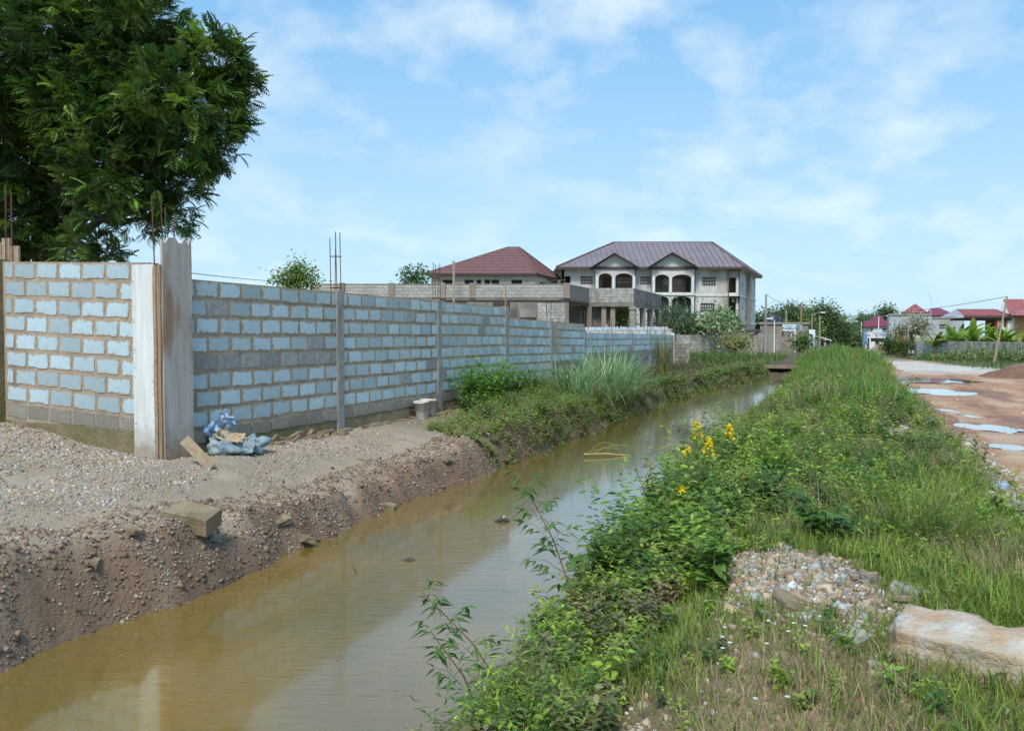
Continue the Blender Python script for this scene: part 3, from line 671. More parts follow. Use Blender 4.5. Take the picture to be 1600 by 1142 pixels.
def window(parent, p, q, z0, z1, inset=.12, nb=6, nh=1, frame='white', name='window', pane='dark'):
    """barred window between plan points; a window part with pane and bars below it"""
    p = Vector((p[0], p[1], 0)); q = Vector((q[0], q[1], 0)); d = q - p; w = d.length; d.normalize(); n = Vector((d.y, -d.x, 0)); i = -n * inset
    f = MB(); t = .06
    f.bar(p + i + Vector((0, 0, z0 + t / 2)), q + i + Vector((0, 0, z0 + t / 2)), t, t); f.bar(p + i + Vector((0, 0, z1 - t / 2)), q + i + Vector((0, 0, z1 - t / 2)), t, t)
    f.bar(p + d * t / 2 + i + Vector((0, 0, z0 + t)), p + d * t / 2 + i + Vector((0, 0, z1 - t)), t, t); f.bar(q - d * t / 2 + i + Vector((0, 0, z0 + t)), q - d * t / 2 + i + Vector((0, 0, z1 - t)), t, t)
    wo_ = f.build(name, M[frame], parent)
    g = MB(); j = -n * (inset + .08); g.add([p + j + Vector((0, 0, z0)), q + j + Vector((0, 0, z0)), q + j + Vector((0, 0, z1)), p + j + Vector((0, 0, z1))], [(0, 1, 2, 3)]); g.build('pane', M[pane], wo_)
    if nb:
        r = MB(); k_ = -n * (inset - .02)
        for k in range(1, nb + 1):
            s = w * k / (nb + 1); r.bar(p + d * s + k_ + Vector((0, 0, z0)), p + d * s + k_ + Vector((0, 0, z1)), .035)
        for k in range(1, nh + 1):
            z = z0 + (z1 - z0) * k / (nh + 1); r.bar(p + k_ * .9 + Vector((0, 0, z)), q + k_ * .9 + Vector((0, 0, z)), .045)
        r.build('bars', M['bars'], wo_)['kind'] = 'stuff'
    return wo_
def roof_slope(parent, pts, m, seam=.5, sm_='fascia', rise=.05, th=.06, seamw=.05, name='roof'):
    """pts: eaveL, eaveR, ridgeR, ridgeL (ridgeR may equal ridgeL)"""
    pts = [Vector(p) for p in pts]; uq = pts if (pts[2] - pts[3]).length > .01 else pts[:3]
    b = MB(); nn = (uq[1] - uq[0]).cross(uq[2] - uq[0]).normalized()
    if nn.z < 0: nn = -nn
    b.prism(uq, -nn * th); o = b.build(name, m, parent)
    if seam:
        eL, eR, rR, rL = pts; d = (eR - eL); Lh = d.length; d.normalize(); s = MB()
        sR = (rR - eL).dot(d); sL = (rL - eL).dot(d); up = (rR - eL) - d * sR; 
        k = seam * .5
        while k < Lh:
            if k < sL: t = k / max(sL, .01)
            elif k > sR: t = (Lh - k) / max(Lh - sR, .01)
            else: t = 1
            t = min(1, max(0, t))
            if t > .05:
                a = eL + d * k + nn * (rise / 2 + .003); s.bar(a, a + up * t, seamw, rise, up=nn)
            k += seam
        so_ = s.build('seams', sm_ if not isinstance(sm_, str) else M[sm_], o); so_['kind'] = 'stuff'
    return o
def SXY(px, py, Y): v = P(px, py, Y); return v

# ---------------------------------------------------------------- A: unfinished long grey building
YA = 65.0
def A4(cx, cy, Y=YA): return P(660 + cx / 4, 360 + cy / 4, Y)
bA = empty('unfinished_building', P(690, 520, YA + 5), 'long low unfinished grey block building with open porch columns', 'building')
pL, pR = P(485, 437, YA), P(889, 443, YA)
ztop = pR.z; zl = P(889, 466, YA).z
s_of = lambda px: (P(px, 500, YA).x - pL.x)
b = MB()
facade(b, (pL.x, YA), (pR.x, YA), zl, ztop - .02, [], .2); o = b.build('parapet_core', M['mortar_old'], bA)
bud = [240]
nr = int((ztop - zl) / .245)
r_ = lay(bA, Vector((pL.x, YA - .005, 0)), (1, 0), pR.x - pL.x, zl + .04, nr, matf=lambda a, r: 'block_old', budget=bud, gap=.022, jit=.006, proud=.03)
b = MB(); b.box(((pL.x + pR.x) / 2, YA + .1, zl - .08), (pR.x - pL.x + .1, .32, .16)); b.build('floor_slab', M['mortar_old'], bA)
b = MB()
ops = [(s_of(700), s_of(729), zl - .75, zl - .25), (s_of(770), s_of(797), zl - .95, zl - .25), (s_of(812), s_of(838), zl - 2.2, zl - 1.5)]
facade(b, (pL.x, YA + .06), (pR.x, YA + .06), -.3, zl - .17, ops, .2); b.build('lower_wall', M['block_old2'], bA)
r_ += lay(bA, Vector((s_of(485) + pL.x, YA + .05, 0)), (1, 0), s_of(698), zl - .17 - 6 * .245, 6, matf=lambda a, r: 'block_old', budget=[0], gap=.022, jit=.006, proud=.03)
r_ += lay(bA, Vector((P(840, 500, YA).x, YA + .05, 0)), (1, 0), P(883, 500, YA).x - P(840, 500, YA).x, .5, int((zl - .7) / .245), matf=lambda a, r: 'block_old', budget=[0], gap=.022, jit=.006, proud=.03)
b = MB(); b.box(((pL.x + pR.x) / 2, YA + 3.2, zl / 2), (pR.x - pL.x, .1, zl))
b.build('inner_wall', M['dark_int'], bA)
for k, px in enumerate([535, 612, 692, 738, 885]):
    x = P(px, 500, YA).x; b = MB(); b.box((x, YA + .0, (ztop + zl) / 2 + .02), (.42 if k < 4 else .5, .32, ztop - zl + .04)); b.build('pilaster', M['render_brown'], bA)
# steps in plan: side1, front2, side2 (porch fascia)
q1 = P(889, 443, YA); d1s = Vector((DU[0], DU[1], 0))
def along(px0, px1, Y0):         # world point where the line from (px0,Y0) in canal direction meets column px1
    a = P(px0, 525, Y0); k = (px1 - 800) / F
    t = (k * a.y - a.x) / (d1s.x - k * d1s.y); return a + d1s * t
w1 = along(889, 920, YA); w2 = Vector((P(990, 500, w1.y).x, w1.y, 0)); w3 = along(990, 1033, w1.y)
ztp = ztop; zbeam = P(990, 479, w1.y).z
def seg(p, q, za, zb, mk, name, n=1): bb = MB(); facade(bb, (p.x, p.y), (q.x, q.y), za, zb, [], .22); return bb.build(name, M[mk], bA)
seg(q1, w1, zl - .2, ztp - .05, 'mortar_old', 'parapet_core'); seg(w1, w2, zbeam, ztp - .05, 'mortar_old', 'parapet_core'); seg(w2, w3, zbeam, ztp - .05, 'mortar_old', 'parapet_core')
for p, q, m_, z0_ in ((q1, w1, 'block_old2', zl - .1), (w1, w2, 'block_old', zbeam + .35), (w2, w3, 'block_old2', zbeam + .35)):  # side faces take the darker blocks, their shade put into the colour
    dd = (q - p); dd.z = 0
    r_ += lay(bA, Vector((p.x, p.y, 0)), (dd.normalized().x, dd.normalized().y), dd.length, z0_, max(1, int((ztp - z0_) / .245)), matf=lambda a, r, m_=m_: m_, budget=bud, gap=.022, jit=.006, proud=.02)
# wall under the beam, left of the porch
wq = Vector((P(958, 500, w1.y + 1).x, w1.y + 1.0, 0))
seg(Vector((q1.x, q1.y + .3, 0)), Vector((P(892, 500, YA + 1).x, w1.y + 1.0, 0)), -.3, zl - .2, 'block_old2', 'side_wall')
bb = MB(); xa = P(889, 500, w1.y).x; facade(bb, (xa, w1.y + 1.0), (wq.x, w1.y + 1.0), -.3, zbeam + .1, [(3.2, 3.9, .2, 2.6)], .2); bb.build('porch_wall', M['block_old2'], bA)
r_ += lay(bA, Vector((xa, w1.y + .99, 0)), (1, 0), 3.0, .5, int((zbeam - .5) / .245), matf=lambda a, r: 'block_old2', budget=[0], gap=.022, jit=.006, proud=.03)
join_rest(r_, bA, 'far_blocks')
for px, w_, Yc in ((920, .45, w1.y + .2), (943, .4, w1.y + .4), (957, .4, w1.y + .4)):
    b = MB(); b.box((P(px, 500, Yc).x, Yc, (zbeam - .3) / 2), (w_, w_, zbeam + .3)); b.build('pier', M['render_brown'], bA)
for px, w_, Yc in ((988, .30, w1.y + .25), (1016, .30, w3.y - 3.6), (1029, .28, w3.y - .6), (1004, .26, w1.y + 4.5)):
    c = P(px, 500, Yc); b = MB(); b.tube([(c.x, Yc, -.3), (c.x, Yc, zbeam - .25)], w_, 14); b.tube([(c.x, Yc, zbeam - .25), (c.x, Yc, zbeam + .01)], w_ * 1.25, 14); b.build('column', M['concrete'], bA)
b = MB(); b.add([(q1.x, YA + .2, zbeam + .3), (w1.x, w1.y, zbeam + .3), (w2.x, w2.y + .2, zbeam + .3), (w3.x, w3.y, zbeam + .3), (w3.x - 9, w3.y + 2, zbeam + .3), (q1.x, YA + 9, zbeam + .3)], [(0, 1, 2, 3, 4, 5)]); b.build('ceiling_slab', M['concrete'], bA)
for px, pt_, pb, w_ in ((709, 428, 470, .16), (790, 465, 480, .12)):
    c = P(px, pb, YA - 1.5); b = MB(); b.box((c.x, YA - 1.5, (P(px, pt_, YA - 1.5).z + 1.5) / 2), (w_, w_, P(px, pt_, YA - 1.5).z + 1.0 - .5)); b.build('stub_post', M['wood_pale'], bA)

# ---------------------------------------------------------------- B: hip roofed house
YB = 84.0
bB = empty('hip_roof_house', P(770, 520, YB + 4), 'brown hip-roofed house rising behind the unfinished grey building', 'house')
eL, eR_ = P(665, 427, YB), P(839, 428.5, YB); eS = P(879, 428, YB + 9.5); eS.z = eR_.z - .35; eR_.z = eL.z
rL, rR = P(793, 387, YB + 4.5), P(811, 387, YB + 4.5); rR.z = rL.z; eS.z = eR_.z; eS = Vector((P(879, 428, YB + 9.5).x, YB + 9.5, eR_.z)); eBL = Vector((eL.x, YB + 9.5, eL.z))
dkr = mat('tile_ridge', (.19, .09, .085), .6)
roof_slope(bB, [eL, eR_, rR, rL], M['roof_brown'], seam=.24, sm_=dkr, rise=.03, seamw=.07)
roof_slope(bB, [eR_, eS, rR, rR], M['roof_brown'], seam=.24, sm_=dkr, rise=.03, seamw=.07)
roof_slope(bB, [eS, eBL, rL, rR], M['roof_brown'], seam=0); roof_slope(bB, [eBL, eL, rL, rL], M['roof_brown'], seam=0)
b = MB()
for k in range(1, 9):                     # tile courses: thin steps across the front and right slopes
    t = k / 9
    for a0, a1, r0, r1 in ((eL, eR_, rL, rR), (eR_, eS, rR, rR)):
        b.bar(a0.lerp(r0, t) + Vector((0, -.02, .035)), a1.lerp(r1, t) + Vector((0, -.02, .035)), .05, .03)
for a, c in ((eL, rL), (eR_, rR), (rL, rR), (eS, rR)): b.bar(a + Vector((0, 0, .06)), c + Vector((0, 0, .06)), .14, .08)
b.build('ridge_tiles', dkr, bB)['kind'] = 'stuff'
b = MB(); z = eL.z - .08; b.bar((eL.x, YB, z), (eR_.x, YB, z), .05, .2); b.bar((eR_.x, YB, z), (eS.x, YB + 9.5, z), .05, .2); b.build('fascia', M['fascia'], bB)
xw0, xw1 = P(674, 500, YB + .6).x, P(836, 500, YB + .6).x
b = MB(); wins = [(c0, c1) for c0, c1 in ((692, 707), (726, 740), (745, 752), (757, 766), (768, 780), (799, 816))]
facade(b, (xw0, YB + .6), (xw1, YB + .6), 0, eL.z - .15, [(P(a, 500, YB + .6).x - xw0, P(c, 500, YB + .6).x - xw0, eL.z - 1.15, eL.z - .62) for a, c in wins], .2)
facade(b, (xw1, YB + .6), (eS.x - .6, YB + 9), 0, eL.z - .15, [], .2)
b.build('wall', M['cream'], bB)
for a, c in wins: window(bB, (P(a, 500, YB + .6).x, YB + .6), (P(c, 500, YB + .6).x, YB + .6), eL.z - 1.15, eL.z - .62, nb=0, frame='fascia')
b = MB(); b.box((P(846, 450, YB + 2).x, YB + 2.5, eL.z - .9), (1.2, .3, .25)); b.box((P(860, 450, YB + 4).x, YB + 5, eL.z - .35), (3.4, .12, .12)); b.build('side_beam', M['fascia'], bB)

# ---------------------------------------------------------------- C: large house with two gables
YC = 90.0
def C5(cx, cy, Y=YC): return P(860 + cx / 4.706, 360 + cy / 4.706, Y)
bC = empty('gabled_house', P(1000, 525, YC + 5), 'large unfinished three-storey house with purple-grey roof, twin gables and arched balconies', 'house')
zE = C5(0, 283).z; zS1 = C5(0, 478).z; zS2 = zS1 - 3.0
X5 = lambda cx, Y=YC: C5(cx, 300, Y).x
Z5 = lambda cy, Y=YC: C5(0, cy, Y).z
b = MB()
def front(x0, x1, Y, ops, z0=-.3, z1=None):
    facade(b, (X5(x0), Y), (X5(x1), Y), z0, z1 or zE, [(X5(a) - X5(x0), X5(c) - X5(x0), Z5(zb), Z5(za)) for a, c, za, zb in ops], .25)
w_main = [(222, 310, 336, 398), (662, 738, 338, 400), (1117, 1215, 343, 409), (1105, 1208, 535, 602)]
front(85, 340, YC, [w_main[0], (104, 148, 337, 388)])
front(622, 750, YC, [w_main[1]])
front(1055, 1302, YC, [w_main[2], w_main[3]])
# bays stand 0.9 m forward
YBy = YC - .9
k5 = YBy / YC
def bay(x0, x1, gx, gz_, arches, floors):
    xs0, xs1 = X5(x0, YBy), X5(x1, YBy)
    ops = []
    for fl in floors:
        for a, c in arches: ops.append((X5(a, YBy) - xs0, X5(c, YBy) - xs0, Z5(fl[1], YBy), Z5(fl[0], YBy)))
    facade(b, (xs0, YBy), (xs1, YBy), -.3, zE + .1, ops, .25)
    for fl in floors:                       # arched heads
        for a, c in arches:
            xa, xc = X5(a, YBy), X5(c, YBy); zt = Z5(fl[0], YBy); hgt = (Z5(fl[0], YBy) - Z5(fl[0] + 30, YBy)); nseg = 12
            poly = [(xa, YBy + .001, zt)] + [(xa + (xc - xa) * (.5 - .5 * math.cos(math.pi * k / nseg)), YBy + .001, zt - hgt * (1 - math.sin(math.pi * k / nseg))) for k in range(nseg + 1)] + [(xc, YBy + .001, zt)]
            for k in range(nseg):
                p0, p1 = poly[k + 1], poly[k + 2]
                b.add([p0, p1, (p1[0], p1[1], zt), (p0[0], p0[1], zt)], [(0, 1, 2, 3)]); b.add([(p0[0], YBy + .25, p0[2]), (p1[0], YBy + .25, p1[2]), p1, p0], [(0, 1, 2, 3)])
    # gable triangle
    ap = (X5(gx, YBy), YBy, Z5(gz_ + 12, YBy)); b.prism([(xs0 - .1, YBy, zE + .1), (xs1 + .1, YBy, zE + .1), ap], (0, .25, 0))
    facade(b, (xs0 + .012, YC + .02), (xs0 + .012, YBy + .26), -.29, zE - .02, [], .2); facade(b, (xs1 - .012, YBy + .26), (xs1 - .012, YC + .02), -.29, zE - .02, [], .2)
bay(332, 622, 470, 165, [(356, 453), (478, 604)], [(316, 425), (500, 640)])
bay(748, 1060, 895, 160, [(771, 873), (896, 1038)], [(325, 459), (485, 640)])
# right corner: front return, chamfer, side
cA = Vector((X5(1302), YC, 0)); cB = Vector((X5(1386), YC - .0, 0)); cC = Vector((P(860 + 1440 / 4.706, 500, YC + 5.5).x, YC + 5.5, 0)); cD = Vector((P(860 + 1505 / 4.706, 500, YC + 13).x, YC + 13, 0))
facade(b, cA, cB, -.3, zE - 0, [(0.05, 1.15, zS1 + .25, Z5(348)), (.05, 1.15, zS2 + .4, Z5(500))], .25)
sideL = (cC - cB).length; facade(b, cB, cC, -.3, zE, [(2.2, 3.4, Z5(415), Z5(365)), (2.2, 3.4, Z5(598), Z5(555))], .25)
side2 = (cD - cC).length; facade(b, cC, cD, -.3, zE, [(2.6, 4.8, zS1 + 1, zE - 1.1), (2.6, 4.8, zS2 + 1, zS1 - 1.1)], .25)
facade(b, (X5(85), YC + 12), (X5(85), YC), -.3, zE, [], .25)
b.build('wall', M['render'], bC)
# slabs / string courses
b = MB()
for z in (zS1, zS2):
    b.bar((X5(86), YC - .03, z), (X5(1386), YC - .03, z), .12, .16)
    b.bar(cB + Vector((.03, 0, z)), cC + Vector((.05, 0, z)), .12, .14); b.bar(cC + Vector((.03, 0, z)), cD + Vector((.05, 0, z)), .12, .14)
b.bar((X5(745, YBy), YBy - .04, Z5(467, YBy)), (X5(1064, YBy), YBy - .04, Z5(467, YBy)), .16, .3); b.bar((X5(330, YBy), YBy - .04, Z5(434, YBy)), (X5(624, YBy), YBy - .04, Z5(434, YBy)), .16, .2)
b.bar((X5(1300), YC - .05, zS1 + .1), (X5(1392), YC - .05, zS1 + .1), .16, .34)
b.build('floor_slab', M['white'], bC)
for fl in ((290, 425), (485, 640)):
    for cx in (345, 465, 616):
        if fl[0] > 300: continue
        b = MB(); b.tube([(X5(cx, YBy), YBy + .02, Z5(fl[1], YBy)), (X5(cx, YBy), YBy + .02, Z5(fl[0] + 50, YBy))], .16, 10); b.build('column', M['white'], bC)
for z0_, z1_ in ((459, 345), (640, 505)):
    for cx in (760, 884, 1048):
        b = MB(); b.tube([(X5(cx, YBy), YBy - .02, Z5(z0_, YBy)), (X5(cx, YBy), YBy - .02, Z5(z1_, YBy))], .17, 10); b.build('column', M['white'], bC)
for z0_, z1_ in ((466, 348), (640, 498)):
    b = MB(); b.tube([(X5(1375), YC - .02, Z5(z0_)), (X5(1375), YC - .02, Z5(z1_))], .17, 10); b.build('column', M['white'], bC)
b = MB(); p = cC + Vector((.2, -.3, 0)); b.box((p.x, p.y, zE / 2 - .2), (.35, .5, zE), rz=R(-25)); b.build('pilaster', M['render_brown'], bC)
# balcony back walls, floors and reveals
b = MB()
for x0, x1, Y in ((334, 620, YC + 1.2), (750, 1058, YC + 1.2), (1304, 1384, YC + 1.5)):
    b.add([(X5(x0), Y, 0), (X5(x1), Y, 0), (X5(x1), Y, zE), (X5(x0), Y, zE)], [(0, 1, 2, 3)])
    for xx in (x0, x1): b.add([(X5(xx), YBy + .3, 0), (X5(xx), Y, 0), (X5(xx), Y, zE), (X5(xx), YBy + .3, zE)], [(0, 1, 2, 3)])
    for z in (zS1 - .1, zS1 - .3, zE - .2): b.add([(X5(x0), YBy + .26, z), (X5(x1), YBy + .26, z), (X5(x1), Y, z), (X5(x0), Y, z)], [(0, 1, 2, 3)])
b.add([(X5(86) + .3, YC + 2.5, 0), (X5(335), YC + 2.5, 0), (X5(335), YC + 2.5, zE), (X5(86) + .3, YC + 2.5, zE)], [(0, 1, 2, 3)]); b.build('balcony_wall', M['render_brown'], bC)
for x0, x1, za, zb in w_main: window(bC, (X5(x0), YC), (X5(x1), YC), Z5(zb), Z5(za), nb=7, nh=2, frame='fascia')
Yb = YC + 1.19
for x0, x1, za, zb in ((482, 600, 338, 402), (826, 872, 350, 405), (900, 980, 350, 405), (905, 958, 540, 600), (830, 868, 540, 600)): window(bC, (X5(x0, Yb), Yb), (X5(x1, Yb), Yb), Z5(zb, Yb), Z5(za, Yb), inset=0, nb=7, nh=2, frame='fascia')
for x0, x1, za, zb in ((395, 450, 345, 430), (1012, 1040, 350, 460)):
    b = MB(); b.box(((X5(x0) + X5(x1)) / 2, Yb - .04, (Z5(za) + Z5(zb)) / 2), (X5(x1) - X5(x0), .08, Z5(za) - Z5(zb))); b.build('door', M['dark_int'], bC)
dsd = (cC - cB).normalized()
for z0_, z1_ in ((Z5(415), Z5(365)), (Z5(598), Z5(555))): window(bC, cB + dsd * 2.2, cB + dsd * 3.4, z0_, z1_, nb=0, pane='tin')
dsd = (cD - cC).normalized()
for z0_, z1_ in ((zS1 + 1, zE - 1.1), (zS2 + 1, zS1 - 1.1)): window(bC, cC + dsd * 2.6, cC + dsd * 4.8, z0_, z1_, nb=0, pane='tin')
# roof
fL = Vector((X5(40), YC - 1.0, zE + .12)); fR = Vector((C5(1432, 280, YC - 1).x, YC - 1, zE + .12)); bR_ = Vector((P(860 + 1556 / 4.706, 430, YC + 13.5).x, YC + 13.5, zE + .12)); bL_ = Vector((fL.x, YC + 13, zE + .12))
Yr = YC + 6; gR = C5(1190, 90, Yr); gL = C5(466, 97, Yr); gL.z = gR.z
pur2 = mat('seam_purple', (.175, .14, .15), .5)
roof_slope(bC, [fL, fR, gR, gL], M['roof_purple'], seam=.62, sm_=pur2, rise=.07, seamw=.07)
roof_slope(bC, [fR, bR_, gR, gR], M['roof_purple'], seam=.62, sm_=pur2, rise=.07, seamw=.07)
roof_slope(bC, [bR_, bL_, gL, gR], M['roof_purple'], seam=0); roof_slope(bC, [bL_, fL, gL, gL], M['roof_purple'], seam=.62, sm_=pur2)
b = MB()
for a, c in ((fL, gL), (fR, gR), (gL, gR), (bR_, gR)): b.bar(a + Vector((0, 0, .08)), c + Vector((0, 0, .08)), .22, .08)
b.build('ridge_cap', pur2, bC)
b = MB(); z = zE + .0; b.bar((fL.x, fL.y, z), (fR.x, fR.y, z), .08, .26); b.bar((fR.x, fR.y, z), (bR_.x, bR_.y, z), .08, .26); b.build('fascia', M['fascia'], bC)
b = MB(); b.add([(fL.x, fL.y, zE - .1), (fR.x, fR.y, zE - .1), (bR_.x, bR_.y, zE - .1), (bL_.x, bL_.y, zE - .1)], [(0, 1, 2, 3)]); b.build('soffit', M['cream'], bC)
for gx, gz_, x0, x1 in ((470, 165, 290, 655), (895, 160, 710, 1092)):
    Yf = YBy - .6; ap = C5(gx, gz_, Yf); l = Vector((X5(x0, Yf), Yf, zE + .02)); r = Vector((X5(x1, Yf), Yf, zE + .02)); apb = Vector((ap.x, YC + 5.5, ap.z)); lb = Vector((l.x, YC + 1.5, l.z)); rb = Vector((r.x, YC + 1.5, r.z))
    for e0, e1 in ((l, lb), (r, rb)):
        bb = MB(); nn = (e1 - e0).cross(apb - e0).normalized(); nn = nn if nn.z > 0 else -nn
        bb.prism([e0, e1, apb, ap], -nn * .08); bb.build('gable_roof', M['roof_purple'], bC)
    bb = MB()
    for e0 in (l, r): bb.bar(e0 + Vector((0, -.03, -.04)), ap + Vector((0, -.03, -.04)), .06, .42, up=(0, 1, 0))
    bb.build('barge_board', M['fascia'], bC)
b = MB(); a = C5(1250, 150, YC + 9); b.box(a + Vector((0, 0, -.3)), (.5, .5, 1.2)); b.bar(a + Vector((-.5, 0, .3)), a + Vector((.5, 0, .35)), .06); b.build('chimney', M['white'], bC)

# ---------------------------------------------------------------- fence beside the far bank
def fence(name, p, q, z0, z1, label, n_post, mk='block_old', pmk='concrete', pw=.22, rows=True, th=.16, jut=.05, groundz=None):
    e = empty(name, ((p[0] + q[0]) / 2, (p[1] + q[1]) / 2, z0), label, 'wall')
    d = Vector((q[0] - p[0], q[1] - p[1], 0)); Lh = d.length; d.normalize(); n = Vector((d.y, -d.x, 0))
    b = MB(); facade(b, p, q, z0 - .6, z1 - .02, [], th); b.build('mortar_core', M['mortar_old'], e)
    if rows: join_rest(lay(e, Vector((p[0], p[1], 0)), (d.x, d.y), Lh, z0, int(round((z1 - z0) / .245)), matf=lambda a, r: mk, budget=[0], gap=.025, jit=.006), e, 'blocks')
    for k in range(n_post + 1):
        c = Vector((p[0], p[1], 0)) + d * (Lh * k / n_post) + n * jut * .5; b = MB(); b.box(c + Vector((0, 0, (z0 - .6 + z1 + .03) / 2)), (pw, th + jut, z1 - z0 + .63), rz=math.atan2(d.y, d.x)); b.build('pillar', M[pmk], e)
    return e
fA = P(1058, 525, 72); fB = P(1178, 525, 75); fz1 = P(1100, 522.5, 73).z
fence('block_fence', (fA.x, fA.y), (fB.x, fB.y), -.3, fz1, 'pale weathered block fence below the gabled house', 4, 'block_old', 'concrete')
fC_ = fB + d1s * 62
fence('pillar_fence', (fB.x, fB.y), (fC_.x, fC_.y), -.45, 1.78, 'grey fence with closely spaced pillars receding beside the far bank', 22, 'block_old2', 'concrete', pw=.45, jut=.3)
b = MB(); p = P(1150, 521, 74.5); b.prism([p + Vector((-2.2, 0, 0)), p + Vector((2.2, 0, .35)), p + Vector((2.4, 0, .15)), p + Vector((-2.2, 0, -.12))], (0, 2.5, .1)); 
tag(b.build('tin_shed_roof', M['fascia']), 'dark rusty tin roof edge showing above the pale block fence', 'roof')
# low brown block building and tank behind the fence
hs = empty('low_block_building', P(1220, 525, 112), 'low brown flat-topped block building behind the pillar fence', 'building')
b = MB(); p0, p1 = P(1188, 505, 112), P(1263, 505, 112); facade(b, (p0.x, 112), (p1.x, 112), -1, P(0, 506, 112).z, [(3, 4.4, 1.5, 2.2)], .2); facade(b, (p1.x, 112), (p1.x + 3, 122), -1, P(0, 506, 112).z, [], .2); b.build('wall', M['render_brown'], hs)
b = MB(); b.box(((p0.x + p1.x) / 2, 114, P(0, 505, 112).z), (p1.x - p0.x + .4, 4.4, .25)); b.build('roof_slab', M['concrete'], hs)
b = MB(); p = P(1208, 502, 113); b.tube([(p.x - 1.6, 113, p.z), (p.x - 1.5, 113, p.z)], .01, 4) if False else None; b.tube([(p.x, 113.5, p.z - .25), (p.x, 113.5, p.z + .75), (p.x, 113.5, p.z + .9)], [1.15, 1.15, .5], 20); tk = b.build('water_tank', M['tank']); tag(tk, 'squat black plastic water tank on the low brown building', 'water tank')

# ---------------------------------------------------------------- signs
def text(body, p, size, m, name, parent, rz=0, align='CENTER', sx=1):
    cu = bpy.data.curves.new(name, 'FONT'); cu.body = body; cu.size = size; cu.align_x = align; cu.align_y = 'CENTER'; cu.extrude = .01; cu.offset = .006 * size * 2
    o = bpy.data.objects.new(name, cu); C.objects.link(o); me = bpy.data.meshes.new_from_object(o); bpy.data.objects.remove(o)
    me.materials.append(m); o = link(name, me, parent); o.location = p; o.rotation_euler = (R(90), 0, rz); o.scale = (sx, 1, 1)
    o.parent = None; o.parent = parent; o.matrix_parent_inverse = Matrix.LocRotScale(parent.location, parent.rotation_euler, None).inverted()
    return o
YS = 92.0
sa, sb = P(1223, 507, YS), P(1243, 516.8, YS)
sg = empty('pharmacy_sign', ((sa.x + sb.x) / 2, YS, sb.z), 'white pharmacy signboard with blue lettering above the pillar fence', 'sign')
b = MB(); b.box(((sa.x + sb.x) / 2, YS, (sa.z + sb.z) / 2), (sb.x - sa.x, .06, sa.z - sb.z)); b.build('board', M['sign_white'], sg)
b = MB(); sc_, sd_ = P(1244, 507, YS), P(1254, 508, YS + 5); b.prism([(sc_.x, YS, sb.z), (sd_.x, YS + 5, sb.z), (sd_.x, YS + 5, sa.z), (sc_.x, YS, sa.z)], (0, .06, 0)); b.build('side_board', M['sign_white'], sg)
b = MB(); b.prism([(sc_.x + .1, YS - .08, sb.z + .1), (sd_.x - .15, YS + 4.9, sb.z + .1), (sd_.x - .15, YS + 4.9, sa.z - .1), (sc_.x + .1, YS - .08, sa.z - .1)], (0, .02, 0)); b.build('side_print', M['house_grey'], sg)
text('PHARMACY', ((sa.x + sb.x) / 2, YS - .05, sb.z + .26), .36, M['sign_blue'], 'lettering', sg, sx=.78)
b = MB()
rr = random.Random(3); x = sa.x + .22
while x < sb.x - .22:
    w_ = rr.uniform(.04, .09); b.box((x, YS - .045, sa.z - .17), (w_, .02, rr.uniform(.06, .12))); x += w_ + .025
b.build('small_print', M['sign_teal'], sg)
b = MB(); b.bar((sb.x - .05, YS + .05, -.5), (sb.x - .05, YS + .05, sa.z), .14); b.build('support', M['white'], sg)
YV = 98.0; va_, vb_ = P(1264, 515, YV), P(1273, 543, YV)
sv = empty('tall_sign', ((va_.x + vb_.x) / 2, YV, vb_.z), 'narrow upright white and blue sign beside the far bank', 'sign')
b = MB(); b.box(((va_.x + vb_.x) / 2, YV, (va_.z + vb_.z) / 2), (vb_.x - va_.x, .12, va_.z - vb_.z)); b.build('panel', M['sign_white'], sv)
b = MB(); b.box((va_.x + .26, YV - .075, va_.z - .72), (.44, .02, .30))
for k in range(9): b.box((va_.x + .26 + .03 * (k % 2), YV - .075, va_.z - .98 - .1 * k), (.3 + .06 * (k % 3), .02, .055))
b.build('print', M['sign_dark'], sv)

# ---------------------------------------------------------------- poles and cables
poles = []
def pole(px, pt_, Y, label, mk='concrete', r=.11, lamp=0, lean=(0, 0), cross=False, basepx=None, zb=None):
    t = P(px, pt_, Y); bx = P(basepx or px, pt_, Y).x; z = zb if zb is not None else gz(bx, Y) - .3
    e = empty('utility_pole', (bx, Y, z), label, 'pole')
    b = MB(); b.tube([(bx, Y, z), ((bx + t.x) / 2, Y, (z + t.z) / 2), (t.x, Y, t.z)], [r, r * .85, r * .65], 10); b.build('shaft', M[mk], e)
    if lamp:
        b = MB(); b.tube([(t.x, Y, t.z - .3), (t.x + .5 * lamp, Y - .2, t.z + .05), (t.x + 1.1 * lamp, Y - .3, t.z + .15)], .045, 8); b.build('lamp_arm', M['concrete'], e)
        b = MB(); b.box((t.x + 1.4 * lamp, Y - .35, t.z + .15), (.7, .3, .16)); b.build('lamp_head', M['white'], e)
    if cross:
        b = MB(); b.bar((t.x - .7, Y, t.z - .4), (t.x + .7, Y, t.z - .4), .09)
        b.build('cross_arm', M['wood'], e)
        for k in (-1, 0, 1): b = MB(); b.tube([(t.x + .55 * k, Y, t.z - .36), (t.x + .55 * k, Y, t.z - .18)], .04, 8); b.build('insulator', M['white'], e)
    poles.append(Vector(t)); return e
pole(1197, 460, 74, 'tall pale concrete pole standing at the pillar fence, right of the gabled house', r=.14)
pole(1252, 473, 96, 'brown wooden pole rising behind the pharmacy sign', 'wood', r=.15, cross=True)
pole(1281, 492, 112, 'thin pale pole between the upright sign and the lean-to shed', r=.13)
